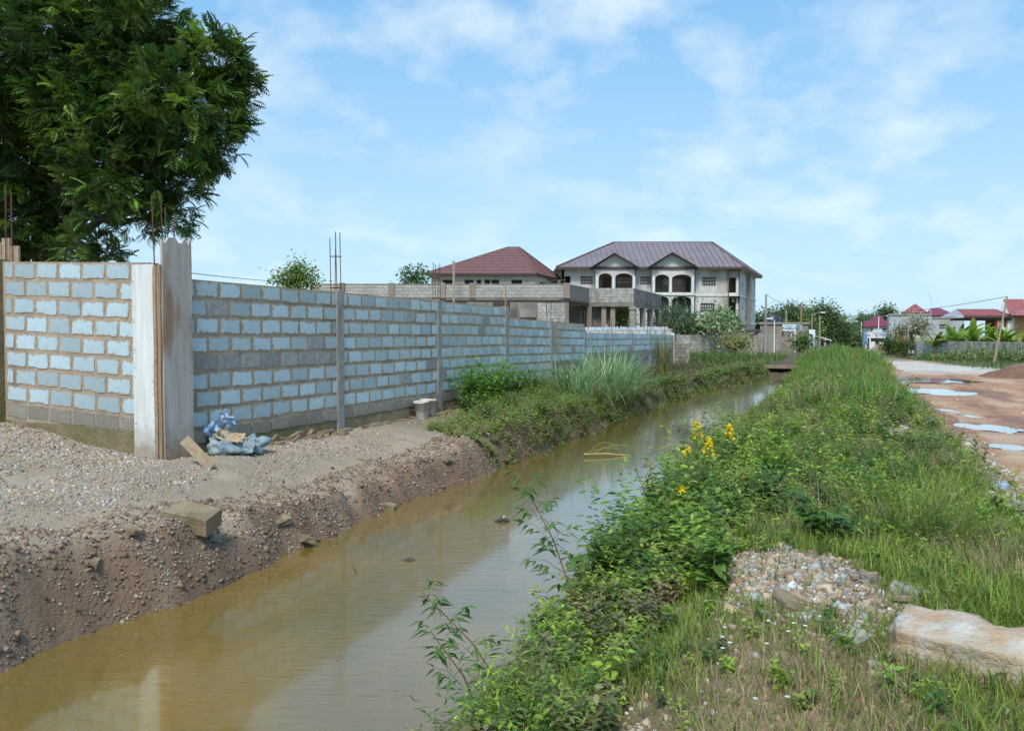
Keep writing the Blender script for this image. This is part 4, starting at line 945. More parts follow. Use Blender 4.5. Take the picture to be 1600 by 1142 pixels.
pole(1269, 490, 118, 'pale street lamp pole standing right behind the upright sign', r=.11, lamp=1)
pole(1228.5, 485, 121, 'stout grey pole just behind the low brown building, left of the pharmacy sign', r=.22)
pole(1210, 500, 90, 'short white pole with a bracket at the pillar fence', 'white', r=.09, lamp=-.5)
pole(1373, 495, 128, 'white twin-bracket street lamp pole in front of the maroon-roofed house', 'white', r=.13, lamp=1)
pole(1421, 490, 112, 'slim grey pole beside the blossoming tree', r=.10, basepx=1417)
pole(1290, 502, 170, 'far thin pole left of the transformer box', 'white', r=.14)
pole(1294, 503, 172, 'far thin pole rising above the transformer box', 'white', r=.14)
pole(1346, 503, 190, 'distant pole with lamp left of the maroon-roofed house', 'white', r=.12, lamp=-1)
e = pole(1574, 463, 60, 'leaning pale wooden pole in front of the right-hand block wall', 'wood_pale', r=.09, basepx=1554)
def cable(a, b_, sag, label, r=.018):
    n = 24; pts = [a.lerp(b_, k / n) - Vector((0, 0, sag * 4 * (k / n) * (1 - k / n))) for k in range(n + 1)]
    m = MB(); m.tube(pts, r, 5); tag(m.build('power_cable', M['cable']), label, 'cable')
cable(poles[0], poles[1], .5, 'thin cable from the tall concrete pole to the brown wooden pole')
cable(poles[1], P(1360, 498, 165), 1.8, 'upper sagging cable crossing the sky gap above the road', .03)
cable(poles[1] - Vector((0, 0, .5)), P(1360, 503, 165), 2.2, 'lower sagging cable crossing the sky gap above the road', .03)
cable(P(1574, 463.5, 60), P(1200, 484, 130), 1.2, 'long thin cable running left from the leaning pole', .02)
cable(P(292, 426, 24), P(486, 441, 60), .1, 'thin wire strung above the long block wall near the column', .012)
tr = empty('transformer', P(1292, 517, 165), 'grey transformer box on stilts beside the far trees', 'transformer')
b = MB(); p = P(1292, 517, 165); b.box(p, (1.6, .9, .7)); b.build('box', M['white'], tr)
for s in (-.6, .6): b = MB(); b.bar(p + Vector((s, 0, -3.2)), p + Vector((s, 0, -.35)), .12); b.build('leg', M['concrete'], tr)

# ---------------------------------------------------------------- right hand houses
def simple_house(name, label, px0, px1, pyE, pyB, Y, depth, wallm, roofm, ridge, wins=(), eave=.4, seam=.6, side=True, hip=True):
    e = empty(name, P((px0 + px1) / 2, pyB, Y), label, 'house'); al = math.atan((px0 - 800) / F) - R(1.5); a = P(px0, pyE, Y); kk = (px1 - 800) / F; wd_ = (kk * Y - a.x) / (math.cos(al) + kk * math.sin(al)); fd = Vector((math.cos(al), -math.sin(al), 0)); dd_ = Vector((math.sin(al), math.cos(al), 0))
    c = a + fd * wd_; zb = P(px0, pyB, Y).z; pw = lambda px: a + fd * (wd_ * (px - px0) / (px1 - px0))
    b = MB(); ops = [(wd_ * (w[0] - px0) / (px1 - px0), wd_ * (w[1] - px0) / (px1 - px0), P(0, w[3], Y).z, P(0, w[2], Y).z) for w in wins]
    facade(b, a, c, zb, a.z, ops, .2); facade(b, a + dd_ * depth, a + dd_ * .01, zb, a.z - .01, [], .2); facade(b, c + dd_ * .01, c + dd_ * depth, zb, a.z - .01, [], .2); b.build('wall', M[wallm], e)
    for w in wins: window(e, pw(w[0]), pw(w[1]), P(0, w[3], Y).z, P(0, w[2], Y).z, nb=3, nh=1)
    if ridge:
        rx0, rx1, rpy = ridge; ym = Y + depth / 2; g0, g1 = P(rx0, rpy, ym), P(rx1, rpy, ym); g1.z = g0.z
        f0 = a - fd * eave - dd_ * eave; f1 = c + fd * eave - dd_ * eave; k0 = a - fd * eave + dd_ * (depth + eave); k1 = c + fd * eave + dd_ * (depth + eave)
        roof_slope(e, [f0, f1, g1, g0], M[roofm], seam, sm_='fascia' if roofm != 'roof_red' else M['roof_maroon'], rise=.05, seamw=.06)
        roof_slope(e, [f1, k1, g1, g1], M[roofm], 0); roof_slope(e, [k1, k0, g0, g1], M[roofm], 0); roof_slope(e, [k0, f0, g0, g0], M[roofm], 0)
    return e
D = simple_house('maroon_roof_house', 'white two-storey house with maroon roof and blue ground floor at the end of the road', 1350, 1389, 510, 549, 150, 9, 'white', 'roof_maroon', (1371, 1374, 492), [(1378, 1387, 512.5, 519.5), (1360, 1364, 512, 519), (1354, 1360, 523, 526)])
b = MB(); a, c = P(1350, 521.5, 149.8), P(1376, 549, 149.8); b.box(((a.x + c.x) / 2, 149.85, (a.z + c.z) / 2), (c.x - a.x, .1, a.z - c.z)); b.build('painted_base', M['blue_paint'], D)
b = MB(); a, c = P(1356, 528, 149.6), P(1360, 546, 149.6); b.box(((a.x + c.x) / 2, 149.7, (a.z + c.z) / 2), (c.x - a.x, .1, a.z - c.z)); b.build('door', M['dark_int'], D)
b = MB(); roofleft = [P(1350.5, 510.5, 149), P(1389, 510.5, 149), P(1389, 501, 152), P(1350.5, 501, 152)]; b.prism(roofleft, (0, .1, -.1)); b.build('roof_front', M['roof_maroon'], D)
Eh = simple_house('flat_top_house', 'unfinished pale grey flat-topped two-storey house behind the blossoming tree', 1389, 1455, 491, 552, 126, 12, 'house_grey', 'roof_red', None, [(1454.0, 1454.9, 505, 512)])
E2 = simple_house('low_grey_house', 'pale grey block house with a dark window under the maroon hip roof', 1455.5, 1506, 496, 552, 128, 10, 'house_grey', 'roof_red', None, [(1467, 1478, 506.5, 515), (1454.5, 1459, 507, 515)])
for hs_, px0, px1, py, Y, dp in ((Eh, 1388.6, 1455.4, 490.5, 125.9, 12.2), (E2, 1455.5, 1506.4, 495.5, 127.9, 10.2)):
    al = math.atan((px0 - 800) / F) - R(1.5); a = P(px0, py, Y); kk = (px1 - 800) / F; wd_ = (kk * Y - a.x) / (math.cos(al) + kk * math.sin(al)); fd = Vector((math.cos(al), -math.sin(al), 0)); dd_ = Vector((math.sin(al), math.cos(al), 0))
    b = MB(); b.prism([a, a + fd * wd_, a + fd * wd_ + dd_ * dp, a + dd_ * dp], (0, 0, -.25)); b.build('parapet', M['concrete'], hs_)
simple_house('red_roof_house', 'house showing only its bright red pyramid roof over the flat-topped house', 1412, 1445, 489, 545, 146, 9, 'cream', 'roof_red', (1429, 1431, 475), seam=.7)
simple_house('crimson_roof_house', 'house showing only its crimson hip roof over the low grey house', 1446, 1490, 493, 545, 146, 9, 'cream', 'roof_maroon', (1455, 1469, 481.5), seam=.7)
mast = MB(); p = P(1454.5, 463, 140); mast.tube([(p.x, 140, 3), (p.x, 140, p.z)], .05, 6); mast.tube([(p.x, 140, p.z), (p.x, 140, p.z + .5)], [.28, .2], 8); tag(mast.build('antenna_mast', M['white']), 'thin white mast with a pale head standing over the crimson roof', 'mast')
# orange porch house
YF = 104.0
bF = empty('porch_house', P(1560, 550, YF), 'orange and white house with pink-red roofs and an open columned porch', 'house')
zc_ = P(0, 494, YF).z; zb_ = -1.1
xa, xb = P(1513, 0, YF).x, P(1592, 0, YF).x
r0 = [Vector((xa - .1, YF - .6, zc_)), Vector((xb, YF - .6, zc_)), Vector((xb - .8, YF + 2.2, P(0, 483, YF + 2.2).z)), Vector((xa + .5, YF + 2.2, P(0, 483, YF + 2.2).z))]
pk = mat('roof_pink', (.40, .13, .12), .45, (.30, .09, .09), .6); pk2 = mat('seam_pink', (.28, .07, .07), .5)
roof_slope(bF, r0, pk, .42, sm_=pk2, rise=.05, name='porch_roof')
b = MB(); b.prism([(xa - .1, YF - .6, zc_), (xa - .1, YF + 5, zc_), (xa + .5, YF + 2.2, r0[3].z)], (.08, 0, 0)); b.build('gable_end', M['house_grey'], bF)
b = MB(); b.bar((xa - .1, YF - .62, zc_ - .1), (xb, YF - .62, zc_ - .1), .06, .28); b.box(((xa + xb) / 2 + .3, YF + 2, zc_ - .35), (xb - xa - 1, 4.6, .3)); b.build('porch_beam', M['fascia'], bF)
for px, Yp in ((1521, YF), (1543.5, YF + 3.5), (1560.5, YF), (1551, YF + 3.5)):
    c = P(px, 500, Yp); b = MB(); b.box((c.x, Yp, (zc_ - .4 + zb_) / 2), (.45 if Yp > YF else .6, .45, zc_ - .4 - zb_)); b.build('porch_column', M['orange'], bF)
x1 = P(1583, 0, YF).x; x2 = P(1640, 0, YF).x
b = MB(); ops = [(P(1586.5, 0, YF).x - x1, P(1589.5, 0, YF).x - x1, P(0, 514, YF).z, P(0, 500, YF).z)]
facade(b, (x1, YF), (x2, YF), zb_, P(0, 492, YF).z, ops, .2); facade(b, (x1 * (YF + 9) / YF, YF + 9), (x1, YF + .01), zb_, P(0, 490, YF).z, [], .2); b.build('wall', M['orange'], bF)
b = MB(); b.box((P(1590, 0, YF).x, YF - .06, (P(0, 495, YF).z + P(0, 531, YF).z) / 2), (P(1596, 0, YF).x - P(1585, 0, YF).x, .1, P(0, 495, YF).z - P(0, 531, YF).z)); b.build('white_panel', M['white'], bF)
window(bF, (P(1587, 0, YF).x, YF - .14), (P(1589.6, 0, YF).x, YF - .14), P(0, 514, YF).z, P(0, 500, YF).z, inset=-.02, nb=0, pane='glass')
window(bF, (P(1579.5, 0, YF + 4).x, YF + 4), (P(1583.5, 0, YF + 4).x, YF + 4), P(0, 511, YF).z, P(0, 499, YF).z, inset=0, nb=2, pane='glass')
zr1 = P(0, 467, YF + 3).z
roof_slope(bF, [Vector((P(1583, 0, YF).x, YF - .7, P(0, 491, YF).z)), Vector((x2, YF - .7, P(0, 491, YF).z)), Vector((x2, YF + 4, zr1)), Vector((P(1577.5, 0, YF + 4).x, YF + 4, zr1))], pk, .5, sm_=pk2)
b = MB(); ax = P(1577.5, 0, YF + 4).x; b.prism([(ax + .1, YF + 4, zr1), (P(1572, 0, YF + 1).x, YF + 1, P(0, 486, YF).z), (P(1584, 0, YF).x, YF - .5, P(0, 491, YF).z)], (.12, .12, 0)); b.build('gable_end', M['house_grey'], bF)
b = MB(); b.prism([(P(1582, 0, YF).x, YF - 2, P(0, 493, YF).z), (x2, YF - 2, P(0, 493, YF).z), (x2, YF + .3, P(0, 484, YF).z), (P(1598, 0, YF).x, YF + .3, P(0, 485, YF).z)], (0, .05, -.08)); b.build('canopy_roof', pk, bF)
# wall in front of it
wa, wb_ = P(1434, 528, 112), P(1484, 533, 106); wc, wd = P(1484, 533.5, 100), P(1640, 537, 84)
fence('compound_wall', (wa.x, wa.y), (wb_.x, wb_.y), -1.5, P(0, 531.5, 108).z, 'blue-white painted block wall section in front of the banana plants', 4, 'block_pale', 'concrete')
fence('compound_wall', (wc.x, wc.y), (wd.x, wd.y), -1.5, P(0, 534.5, 94).z, 'grey weathered block wall running off the right edge below the porch house', 8, 'block_old', 'concrete')
gt = empty('gate', P(1426, 546, 112), 'black metal gate between pink pillars beside the blossoming tree', 'gate')
b = MB(); a, c = P(1421.5, 527, 113), P(1430.5, 547, 113); b.box(((a.x + c.x) / 2, 113, (a.z + c.z) / 2), (c.x - a.x, .08, a.z - c.z)); b.build('door_leaf', M['dark'], gt)
for px in (1415, 1433): b = MB(); a = P(px, 524, 112.8); b.box((a.x, 112.8, (a.z - 1.4) / 2), (.6, .5, a.z + 1.4)); b.build('gate_pillar', M['orange'] if px < 1420 else M['cream'], gt)
# huts by the road end
hk = empty('market_shack', P(1376, 548, 124), 'low shack with black tin roof and yellow-brown front by the road', 'shack')
a, c = P(1368, 532, 124), P(1387, 548, 124)
b = MB(); facade(b, (a.x, 124), (c.x, 124), c.z - .3, a.z, [(.5, 1.3, c.z + .7, a.z - .2)], .1); b.build('wall', M['wood'], hk)
b = MB(); b.box(((a.x + c.x) / 2, 124.4, a.z + .1), (c.x - a.x + .4, 1.6, .5)); b.build('roof', M['dark'], hk)
b = MB(); b.box((P(1373, 541, 123.8).x, 123.85, P(0, 541, 123.8).z), (.8, .05, .7)); b.build('notice', M['cane'], hk)
b = MB(); q = P(1358, 548, 122); b.prism([q, q + Vector((1.3, 0, 1.0)), q + Vector((1.3, 0, -.2))], (.0, .2, 0)); b.prism([q + Vector((.2, -.3, -.3)), q + Vector((1.2, -.3, .9)), q + Vector((1.25, -.3, -.3))], (0, .3, 0)); tag(b.build('leaning_slab', M['concrete']), 'grey concrete slab leaning beside the black-roofed shack', 'slab')
aw = empty('awning', P(1381, 524, 138), 'pale blue tin awning on posts in front of the maroon-roofed house', 'awning')
b = MB(); a, c = P(1368, 524, 138), P(1393, 518, 138); b.prism([a, Vector((c.x, 138, a.z)), Vector((c.x, 141, c.z)), Vector((a.x + 1, 141, c.z - .1))], (0, .05, -.06)); b.build('sheet', M['tin'], aw)
for px in (1370, 1390): b = MB(); p = P(px, 524, 138); b.bar((p.x, 138.2, -1.6), (p.x, 138.2, p.z), .1); b.build('post', M['wood'], aw)
ks = empty('lean_to_shed', P(1290, 535, 128), 'lean-to shed with pale sloping roof at the left verge far down', 'shed')
b = MB(); a, c = P(1281, 526, 128), P(1299, 531, 128); b.prism([a, c, c + Vector((0, 3, .3)), a + Vector((0, 3, .3))], (0, 0, -.15)); b.build('roof', M['white'], ks)
b = MB(); facade(b, (a.x, 128.6), (c.x, 128.6), -1.4, c.z - .1, [(.4, 1.2, -1.2, c.z - .3)], .1); b.build('wall', M['dark_int'], ks)
b = MB(); p = P(1330, 523, 240); b.box(p + Vector((0, 0, .2)), (7.5, 2, 1.3)); b.box(p + Vector((-1.5, 1, 1.1)), (4, 3, .5)); tag(b.build('far_white_building', M['white']), 'small low white building at the far end between the trees', 'building')

# dirt heap
def heap(name, c, r, h, m, label, seed=1, rx=1.0, n=44):
    V = []; z0 = gz(c.x, c.y)
    T = np.linspace(0, 1, 22); A = np.linspace(0, 2 * np.pi, n, endpoint=False)
    for t in T:
        for a in A:
            rr = r * t * (1 + .14 * math.sin(2 * a + seed) + .08 * math.sin(5 * a)); x = c.x + rr * rx * math.cos(a); y = c.y + rr * math.sin(a)
            z = (1 - t ** 1.35) * h * (1 + .25 * float(fbm(x * 1.5, y * 1.5, 4, seed))) + .10 * float(fbm(x * 5, y * 5, 3, seed)) * (1 if t > 0 else 0)
            V.append((x, y, max(gz(x, y), z0 - .2) * 1 + z - .06 - (.3 if t == 1 else 0)))
    ix = np.arange(len(T) * n).reshape(len(T), n); nx = np.roll(ix, -1, 1)
    q = np.stack([ix[:-1], ix[1:], nx[1:], nx[:-1]], -1).reshape(-1, 4)
    return tag(link(name, mesh_np(name, np.array(V), [q], m, smooth=True)), label, 'heap')
M['heap'] = mat('heap', (.24, .125, .075), .95, (.17, .085, .05), 1.6, 1, 14, dist=.06, stain=((.30, .20, .14), 2, .5, .8))
hc = G(1650, 592, -.27); heap('dirt_heap', Vector((hc.x, hc.y, 0)), 2.5, 1.0, M['heap'], 'heap of red-brown earth on the clay yard at the right edge', rx=1.15)

# culvert
cv = empty('culvert', G(1232, 575, -.5), 'small concrete culvert slab bridging the far end of the canal', 'culvert')
b = MB(); c = Vector((*uv2xy(49.6, -3.2), 0)); b.box(c + Vector((.5, 0, -.2)), (2.6, 1.0, .16), rz=math.atan2(DV[1], DV[0])); b.build('deck_slab', M['plaster_brown'], cv)
for v_ in (-3.6, -1.3): b = MB(); c = Vector((*uv2xy(49.5, v_), -.8)); b.box(c, (.9, 1.0, 1.1), rz=math.atan2(DV[1], DV[0])); b.build('abutment', M['footing'], cv)
b = MB(); c = Vector((*uv2xy(49.9, -3.2), -.8)); b.box(c + Vector((.6, 0, 0)), (2, .1, 1.0), rz=math.atan2(DV[1], DV[0])); b.build('opening_shade', M['dark'], cv)  # black slab standing in for the shade inside the culvert mouth
#MORE2
# ---------------------------------------------------------------- leaf scattering
def rotm(yaw, pitch, roll):
    cy, sy, cp, sp_, cr_, sr = np.cos(yaw), np.sin(yaw), np.cos(pitch), np.sin(pitch), np.cos(roll), np.sin(roll); Z = np.zeros_like(cy); O = np.ones_like(cy)
    Rz = np.stack([cy, -sy, Z, sy, cy, Z, Z, Z, O], -1).reshape(-1, 3, 3); Rx = np.stack([O, Z, Z, Z, cp, -sp_, Z, sp_, cp], -1).reshape(-1, 3, 3); Ry = np.stack([cr_, Z, sr, Z, O, Z, -sr, Z, cr_], -1).reshape(-1, 3, 3)
    return Rz @ Rx @ Ry
class Leaves:
    def __init__(s): s.V = []; s.F3 = []; s.F4 = []; s.T = []; s.n = 0
    def add(s, tv, tf, pos, yaw, pitch, roll, scale, tint):
        if len(pos) == 0: return
        Rm = rotm(np.asarray(yaw, float), np.asarray(pitch, float), np.asarray(roll, float)); scale = np.asarray(scale, float)
        sc3 = scale[:, None] * np.ones(3) if scale.ndim == 1 else scale
        V = np.einsum('nij,nkj->nki', Rm, tv[None] * sc3[:, None, :]) + np.asarray(pos)[:, None, :]; N_, k = V.shape[:2]
        f = (np.asarray(tf)[None] + (np.arange(N_) * k)[:, None, None] + s.n).reshape(-1, len(tf[0])); (s.F3 if len(tf[0]) == 3 else s.F4).append(f)
        s.V.append(V.reshape(-1, 3)); tint = np.asarray(tint, float); tint = np.repeat(tint[:, None, :], k, 1) if tint.ndim == 2 else np.broadcast_to(tint, (N_, k, 3)); s.T.append(tint.reshape(-1, 3)); s.n += N_ * k
    def mesh(s, name, m): return mesh_np(name, np.concatenate(s.V), [np.concatenate(x) for x in (s.F3, s.F4) if x], m, np.concatenate(s.T))
# templates: along +Y, normal +Z
LEAF = (np.array([[0, 0, 0], [.24, .32, .05], [.20, .68, .03], [0, 1, -.10], [-.20, .68, .03], [-.24, .32, .05], [0, .5, -.02]]), [[0, 1, 6], [1, 2, 6], [2, 3, 6], [3, 4, 6], [4, 5, 6], [5, 0, 6]])
LEAFN = (np.array([[0, 0, 0], [.09, .35, .02], [0, 1, -.12], [-.09, .35, .02]]), [[0, 1, 2, 3]])
LEAFS = (np.array([[0, 0, 0], [.26, .45, .04], [0, 1, -.06], [-.26, .45, .04]]), [[0, 1, 2], [0, 2, 3]])
def blade(b, w=.035):
    V = []; n = 4
    for k in range(n):
        t = k / n; y = math.sin(t * b) / b; z = (1 - math.cos(t * b)) / b; ww = w * (1 - t * .75); V += [[-ww, -z if False else 0, 0], [ww, 0, 0]]; V[-2][1] = y; V[-1][1] = y; V[-2][2] = -z; V[-1][2] = -z
    V.append([0, math.sin(b) / b, -(1 - math.cos(b)) / b]); F_ = [[0, 1, 3], [0, 3, 2], [2, 3, 5], [2, 5, 4], [4, 5, 7], [4, 7, 6], [6, 7, 8]]
    return np.array(V), F_
BL = [blade(.4), blade(.9), blade(1.5)]
BLs = []
for b_ in (.5, 1.1):
    V, _ = blade(b_); BLs.append((np.array([V[0], V[1], V[4], V[5], V[8]]), [[0, 1, 3], [0, 3, 2], [2, 3, 4]]))
TB = 1.0
def tints(n, c, var=.18, c2=None, p2=0, hv=.35):
    c = np.array(c)[None] * (1 + rng.normal(0, var, (n, 1))) * (1 + rng.normal(0, var * hv, (n, 3)))
    if c2 is not None: m = rng.random(n) < p2; c[m] = np.array(c2) * (1 + rng.normal(0, var, (m.sum(), 1)))
    return np.clip(c, .004, 1)
GRN = (.19, .265, .05); GRN_D = (.09, .15, .04); GRN_L = (.26, .34, .06); OLIVE = (.17, .175, .07); STRAW = (.36, .29, .16); BRN = (.16, .105, .06)

def grass(Lv, U, V, h, tint, lean=.5, wide=1, simple=False, zoff=-.02):
    n = len(U)
    if n == 0: return
    X, Y = uv2xy(U, V); Z = ground(U, V) + zoff; pos = np.stack([X, Y, Z], -1)
    for k, t in enumerate(BLs if simple else BL):
        m = (np.arange(n) % (2 if simple else 3)) == k; q = int(m.sum()); s = h[m]
        w = wide * rng.uniform(.7, 1.4, q) * .62 * (.12 / np.maximum(s, .05)) ** .35
        Lv.add(t[0], t[1], pos[m], rng.uniform(0, 6.28, q), R(90) - np.abs(rng.normal(0, lean, q)), np.zeros(q), np.stack([s * w, s, s], -1), tint[m])

def keep(U, V, dens): return rng.random(len(U)) < dens
# ---- right verge and bank grass
gr = Leaves()
def region(n, u0, u1, v0, v1): return rng.uniform(u0, u1, n), rng.uniform(v0, v1, n)
def bank_r(u, v):  # 0..1 density of grass on the right verge
    w = fbm(u * .9, v * .9, 3, 71); b = v - shoreR(u)
    d = sm(.0, .25, b) * sm(.25, -.35, v - redge(u) + .8 * w)
    mound = np.exp(-((u - 5.05) / .60) ** 4 - ((v + .15 + .25 * (u - 5)) / .46) ** 4); bare = np.exp(-((u - 3.45) / .28) ** 2 - ((v + .95) / .4) ** 2) + np.exp(-((u - 3.1) / .28) ** 2 - ((v + .8) / .35) ** 2)
    return d * np.clip(1 - 1.6 * mound - 1.0 * bare - .8 * sm(.08, .2, fbm(u * .6, v * .8, 3, 98)) * sm(9, 12, u) * sm(38, 30, u), 0.03, 1) * (.42 + 1.05 * sm(-.15, .1, w))
for n, u0, u1, hb, simple in ((170000, 2.4, 5.4, .13, True), (85000, 4.8, 8.5, .14, True), (75000, 8, 18, .19, True), (60000, 18, 40, .34, True), (50000, 40, 95, .5, True)):
    U, V = region(n, u0, u1, -2.4, 3.2); k = rng.random(n) < bank_r(U, V); U, V = U[k], V[k]; n = len(U)
    w = fbm(U * .5, V * .7, 3, 72); h = hb * rng.uniform(.5, 1.5, n) * (1 + 1.4 * np.clip(w, -.3, .5))
    if u0 >= 18: h = h * (1 + .6 * sm(1.0, -.5, np.abs(V - .8)))
    dry = sm(-.04, .2, fbm(U * 1.1, V * 1.1, 3, 73)) * (.6 if u0 < 30 else .2); t = tints(n, GRN, .22); t2 = tints(n, STRAW, .25); r_ = rng.random(n) < dry; t[r_] = t2[r_]
    li = rng.random(n) < .25; t[li & ~r_] = tints(int((li & ~r_).sum()), GRN_L, .2)
    if u0 >= 18: t = np.where((rng.random(n) < .7)[:, None] & (~r_)[:, None], tints(n, (.15, .25, .055), .2), t)
    grass(gr, U, V, h, t, .6 if u0 < 15 else .45, 1.0 + (u0 > 15) * .6 + (u0 > 30) * 1.0, simple)
# left far bank (beyond the bare stretch) and the patch past the wall end
def scatter_left(n, u0, u1, v0, v1, hb, cols, wide=1, lean=.6, nz=0):
    U, V = region(n, u0, u1, v0, v1); a = shoreL(U) - V; k = (a > .02) & (fbm(U * .8, V * .8, 3, 75) > nz); U, V = U[k], V[k]; n = len(U)
    t = tints(n, cols[0], .22, cols[1], cols[2]); grass(gr, U, V, hb * rng.uniform(.5, 1.6, n), t, lean, wide, True)
scatter_left(9000, 17, 26, -7.5, -5.1, .26, (OLIVE, STRAW, .35), 1.3, .7)
scatter_left(26000, 24, 50, -7.5, -2.9, .24, (OLIVE, (.09, .15, .04), .4), 2.2, .8)
scatter_left(9000, 44, 80, -13, -3, .5, ((.11, .17, .04), STRAW, .12), 3, .5)
scatter_left(5000, 44, 75, -9, -4.8, .25, (OLIVE, STRAW, .3), 3, .5)
scatter_left(900, 8, 17, -7.6, -5.6, .06, (OLIVE, GRN_L, .4), 1, .8, .08)
scatter_left(500, 4, 9, -9.5, -5.8, .05, (OLIVE, GRN_L, .4), 1, .8, .12)
# right verge beyond the yard
U, V = region(30000, 44, 112, 7.5, 42); kk = (U + (V - 6) * .9 > 50); U, V = U[kk], V[kk]; w = fbm(U * .3, V * .3, 3, 77)
grass(gr, U, V, (.22 + .6 * np.clip(w, 0, 1)) * rng.uniform(.6, 1.3, len(U)), tints(len(U), (.10, .15, .045), .2, STRAW, .1), .5, 4, True)
U, V = region(5000, 2, 14, 1.3, 3.0); kk = fbm(U * 2, V * 2, 3, 79) > .15; grass(gr, U[kk], V[kk], .07 * rng.uniform(.6, 1.3, kk.sum()), tints(kk.sum(), OLIVE, .2, GRN, .4), .6, 1, True)
tag(link('grass', gr.mesh('grass', M['leaf'])), 'green and dry grass covering the banks and verges', 'grass', kind='stuff')

# ---- dry roots and straw hanging over the left bank
st_ = Leaves()
def hang(n, u0, u1, col, ln, a0=.05, a1=.5):
    U = rng.uniform(u0, u1, n); a = rng.uniform(a0, a1, n); V = shoreL(U) - a; k = fbm(U * 1.3, U * 0 + 2, 3, 81) > -.06; U, V = U[k], V[k]; n = len(U)
    X, Y = uv2xy(U, V); Z = ground(U, V) + .03; t = BL[2]; s = ln * rng.uniform(.4, 1.5, n)
    yaw = math.atan2(-DV[0], DV[1]) + rng.normal(0, .8, n); w = .22
    st_.add(t[0], t[1], np.stack([X, Y, Z], -1), yaw, rng.uniform(-.3, .8, n), np.zeros(n), np.stack([s * w, s, s], -1), tints(n, col, .3))
hang(7500, 12.4, 24, (.27, .19, .12), .36, 0, 1.1); hang(900, 17, 28, (.26, .19, .12), .3, 0, .9)
hang(420, 6.8, 9.2, (.17, .12, .08), .14); hang(700, 9.5, 14, (.13, .085, .06), .14); hang(2200, 26, 50, (.24, .18, .12), .4)
tag(link('dry_roots', st_.mesh('dry_roots', M['leaf'])), 'brown roots and dead straw hanging over the left bank', 'roots', kind='stuff')

# ---------------------------------------------------------------- stones
def cube_stone():
    V = np.array([[x, y, z] for z in (-.42, .5) for y in (-.5, .5) for x in (-.5, .5)], float); V *= np.array([1, .8, .62]); V[4:, :2] *= .68; V[0, 0] *= .7; V[3, 1] *= .75; V[6, 2] *= .8
    return V, [[0, 2, 3, 1], [4, 5, 7, 6], [0, 1, 5, 4], [2, 6, 7, 3], [0, 4, 6, 2], [1, 3, 7, 5]]
ST = cube_stone()
stn = Leaves()
def stones(U, V, size, col, cvar=.2, c2=None, p2=0, dz=0):
    n = len(U)
    if n == 0: return
    X, Y = uv2xy(U, V); Z = ground(U, V) + size * .04 + dz
    stn.add(ST[0], ST[1], np.stack([X, Y, Z], -1), rng.uniform(0, 6.28, n), rng.normal(0, .5, n), rng.normal(0, .5, n), size[:, None] * rng.uniform(.65, 1.3, (n, 3)), tints(n, col, cvar, c2, p2, .10))
for n, u0, u1, v0, v1, sz in ((46000, 3.5, 10.5, -9.5, -5.3, .021), (9000, 10, 15.5, -7.6, -5.2, .024), (12000, 5, 9.0, -12.5, -7.5, .028)):
    U, V = region(n, u0, u1, v0, v1); a = shoreL(U) - V; w = fbm(U * 1.1, V * 1.1, 3, 91)
    dn = np.where(a > 1.05, .95 * sm(-.22, .02, w), np.where(a > .05, .42 * sm(-.1, .2, w), 0)); dn = dn * (1 - .75 * np.exp(-((a - 1.0) / .25) ** 2)) * (1 - .9 * sm(10.5, 12.5, U))
    k = rng.random(n) < dn; U, V = U[k], V[k]; s = sz * rng.lognormal(0, .38, len(U)); stones(U, V, s * .9, (.34, .27, .20), .2, (.35, .34, .32), .28)
U, V = region(160, 3, 15, -6.4, -5.2); a = shoreL(U) - V; k = a > .03; k = k & (rng.random(len(U)) < .45); stones(U[k], V[k], .04 * rng.lognormal(0, .4, k.sum()), (.24, .17, .125), .25, (.36, .29, .22), .25)
U, V = region(30000, 2, 15, -6.3, -5.15); a = shoreL(U) - V; k = (a > .0) & (a < 1.1) & (fbm(U * 2, V * 2, 3, 97) > -.26); stones(U[k], V[k], .0135 * rng.lognormal(0, .5, k.sum()), (.20, .135, .09), .25, (.30, .24, .19), .35)
U, V = region(300, 3, 16, -6.4, -5.15); a = shoreL(U) - V; k = (a > .05) & (a < 1.2); stones(U[k], V[k], .04 * rng.lognormal(0, .4, k.sum()), (.22, .15, .10), .22)
U, V = region(2600, 2.4, 6, -1.6, 1.6); stones(U, V, .014 * rng.lognormal(0, .5, 2600), (.34, .25, .18), .25, (.45, .43, .40), .2)
U, V = region(2200, 11, 40, -1.6, 2.4); k = fbm(U * .6, V * .8, 3, 98) > .03; stones(U[k], V[k], .07 * rng.lognormal(0, .5, k.sum()), (.33, .23, .15), .25, (.45, .42, .36), .25)
# rubble mound on the right bank
n = 4600; U = 5.0 + rng.normal(0, .50, n); V = -.12 - .25 * (U - 5) + rng.normal(0, .34, n); s = .017 * rng.lognormal(0, .5, n); stones(U, V, s, (.33, .255, .18), .22, (.36, .37, .36), .3)
n = 110; U = 5.0 + rng.normal(0, .42, n); V = -.15 - .25 * (U - 5) + rng.normal(0, .25, n); stones(U, V, .045 * rng.lognormal(0, .35, n), (.36, .26, .18), .25, (.40, .42, .41), .35)
U, V = 3.0 + rng.normal(0, .3, 700), -.85 + rng.normal(0, .3, 700); stones(U, V, .016 * rng.lognormal(0, .5, 700), (.38, .30, .23), .2, (.50, .50, .49), .2)
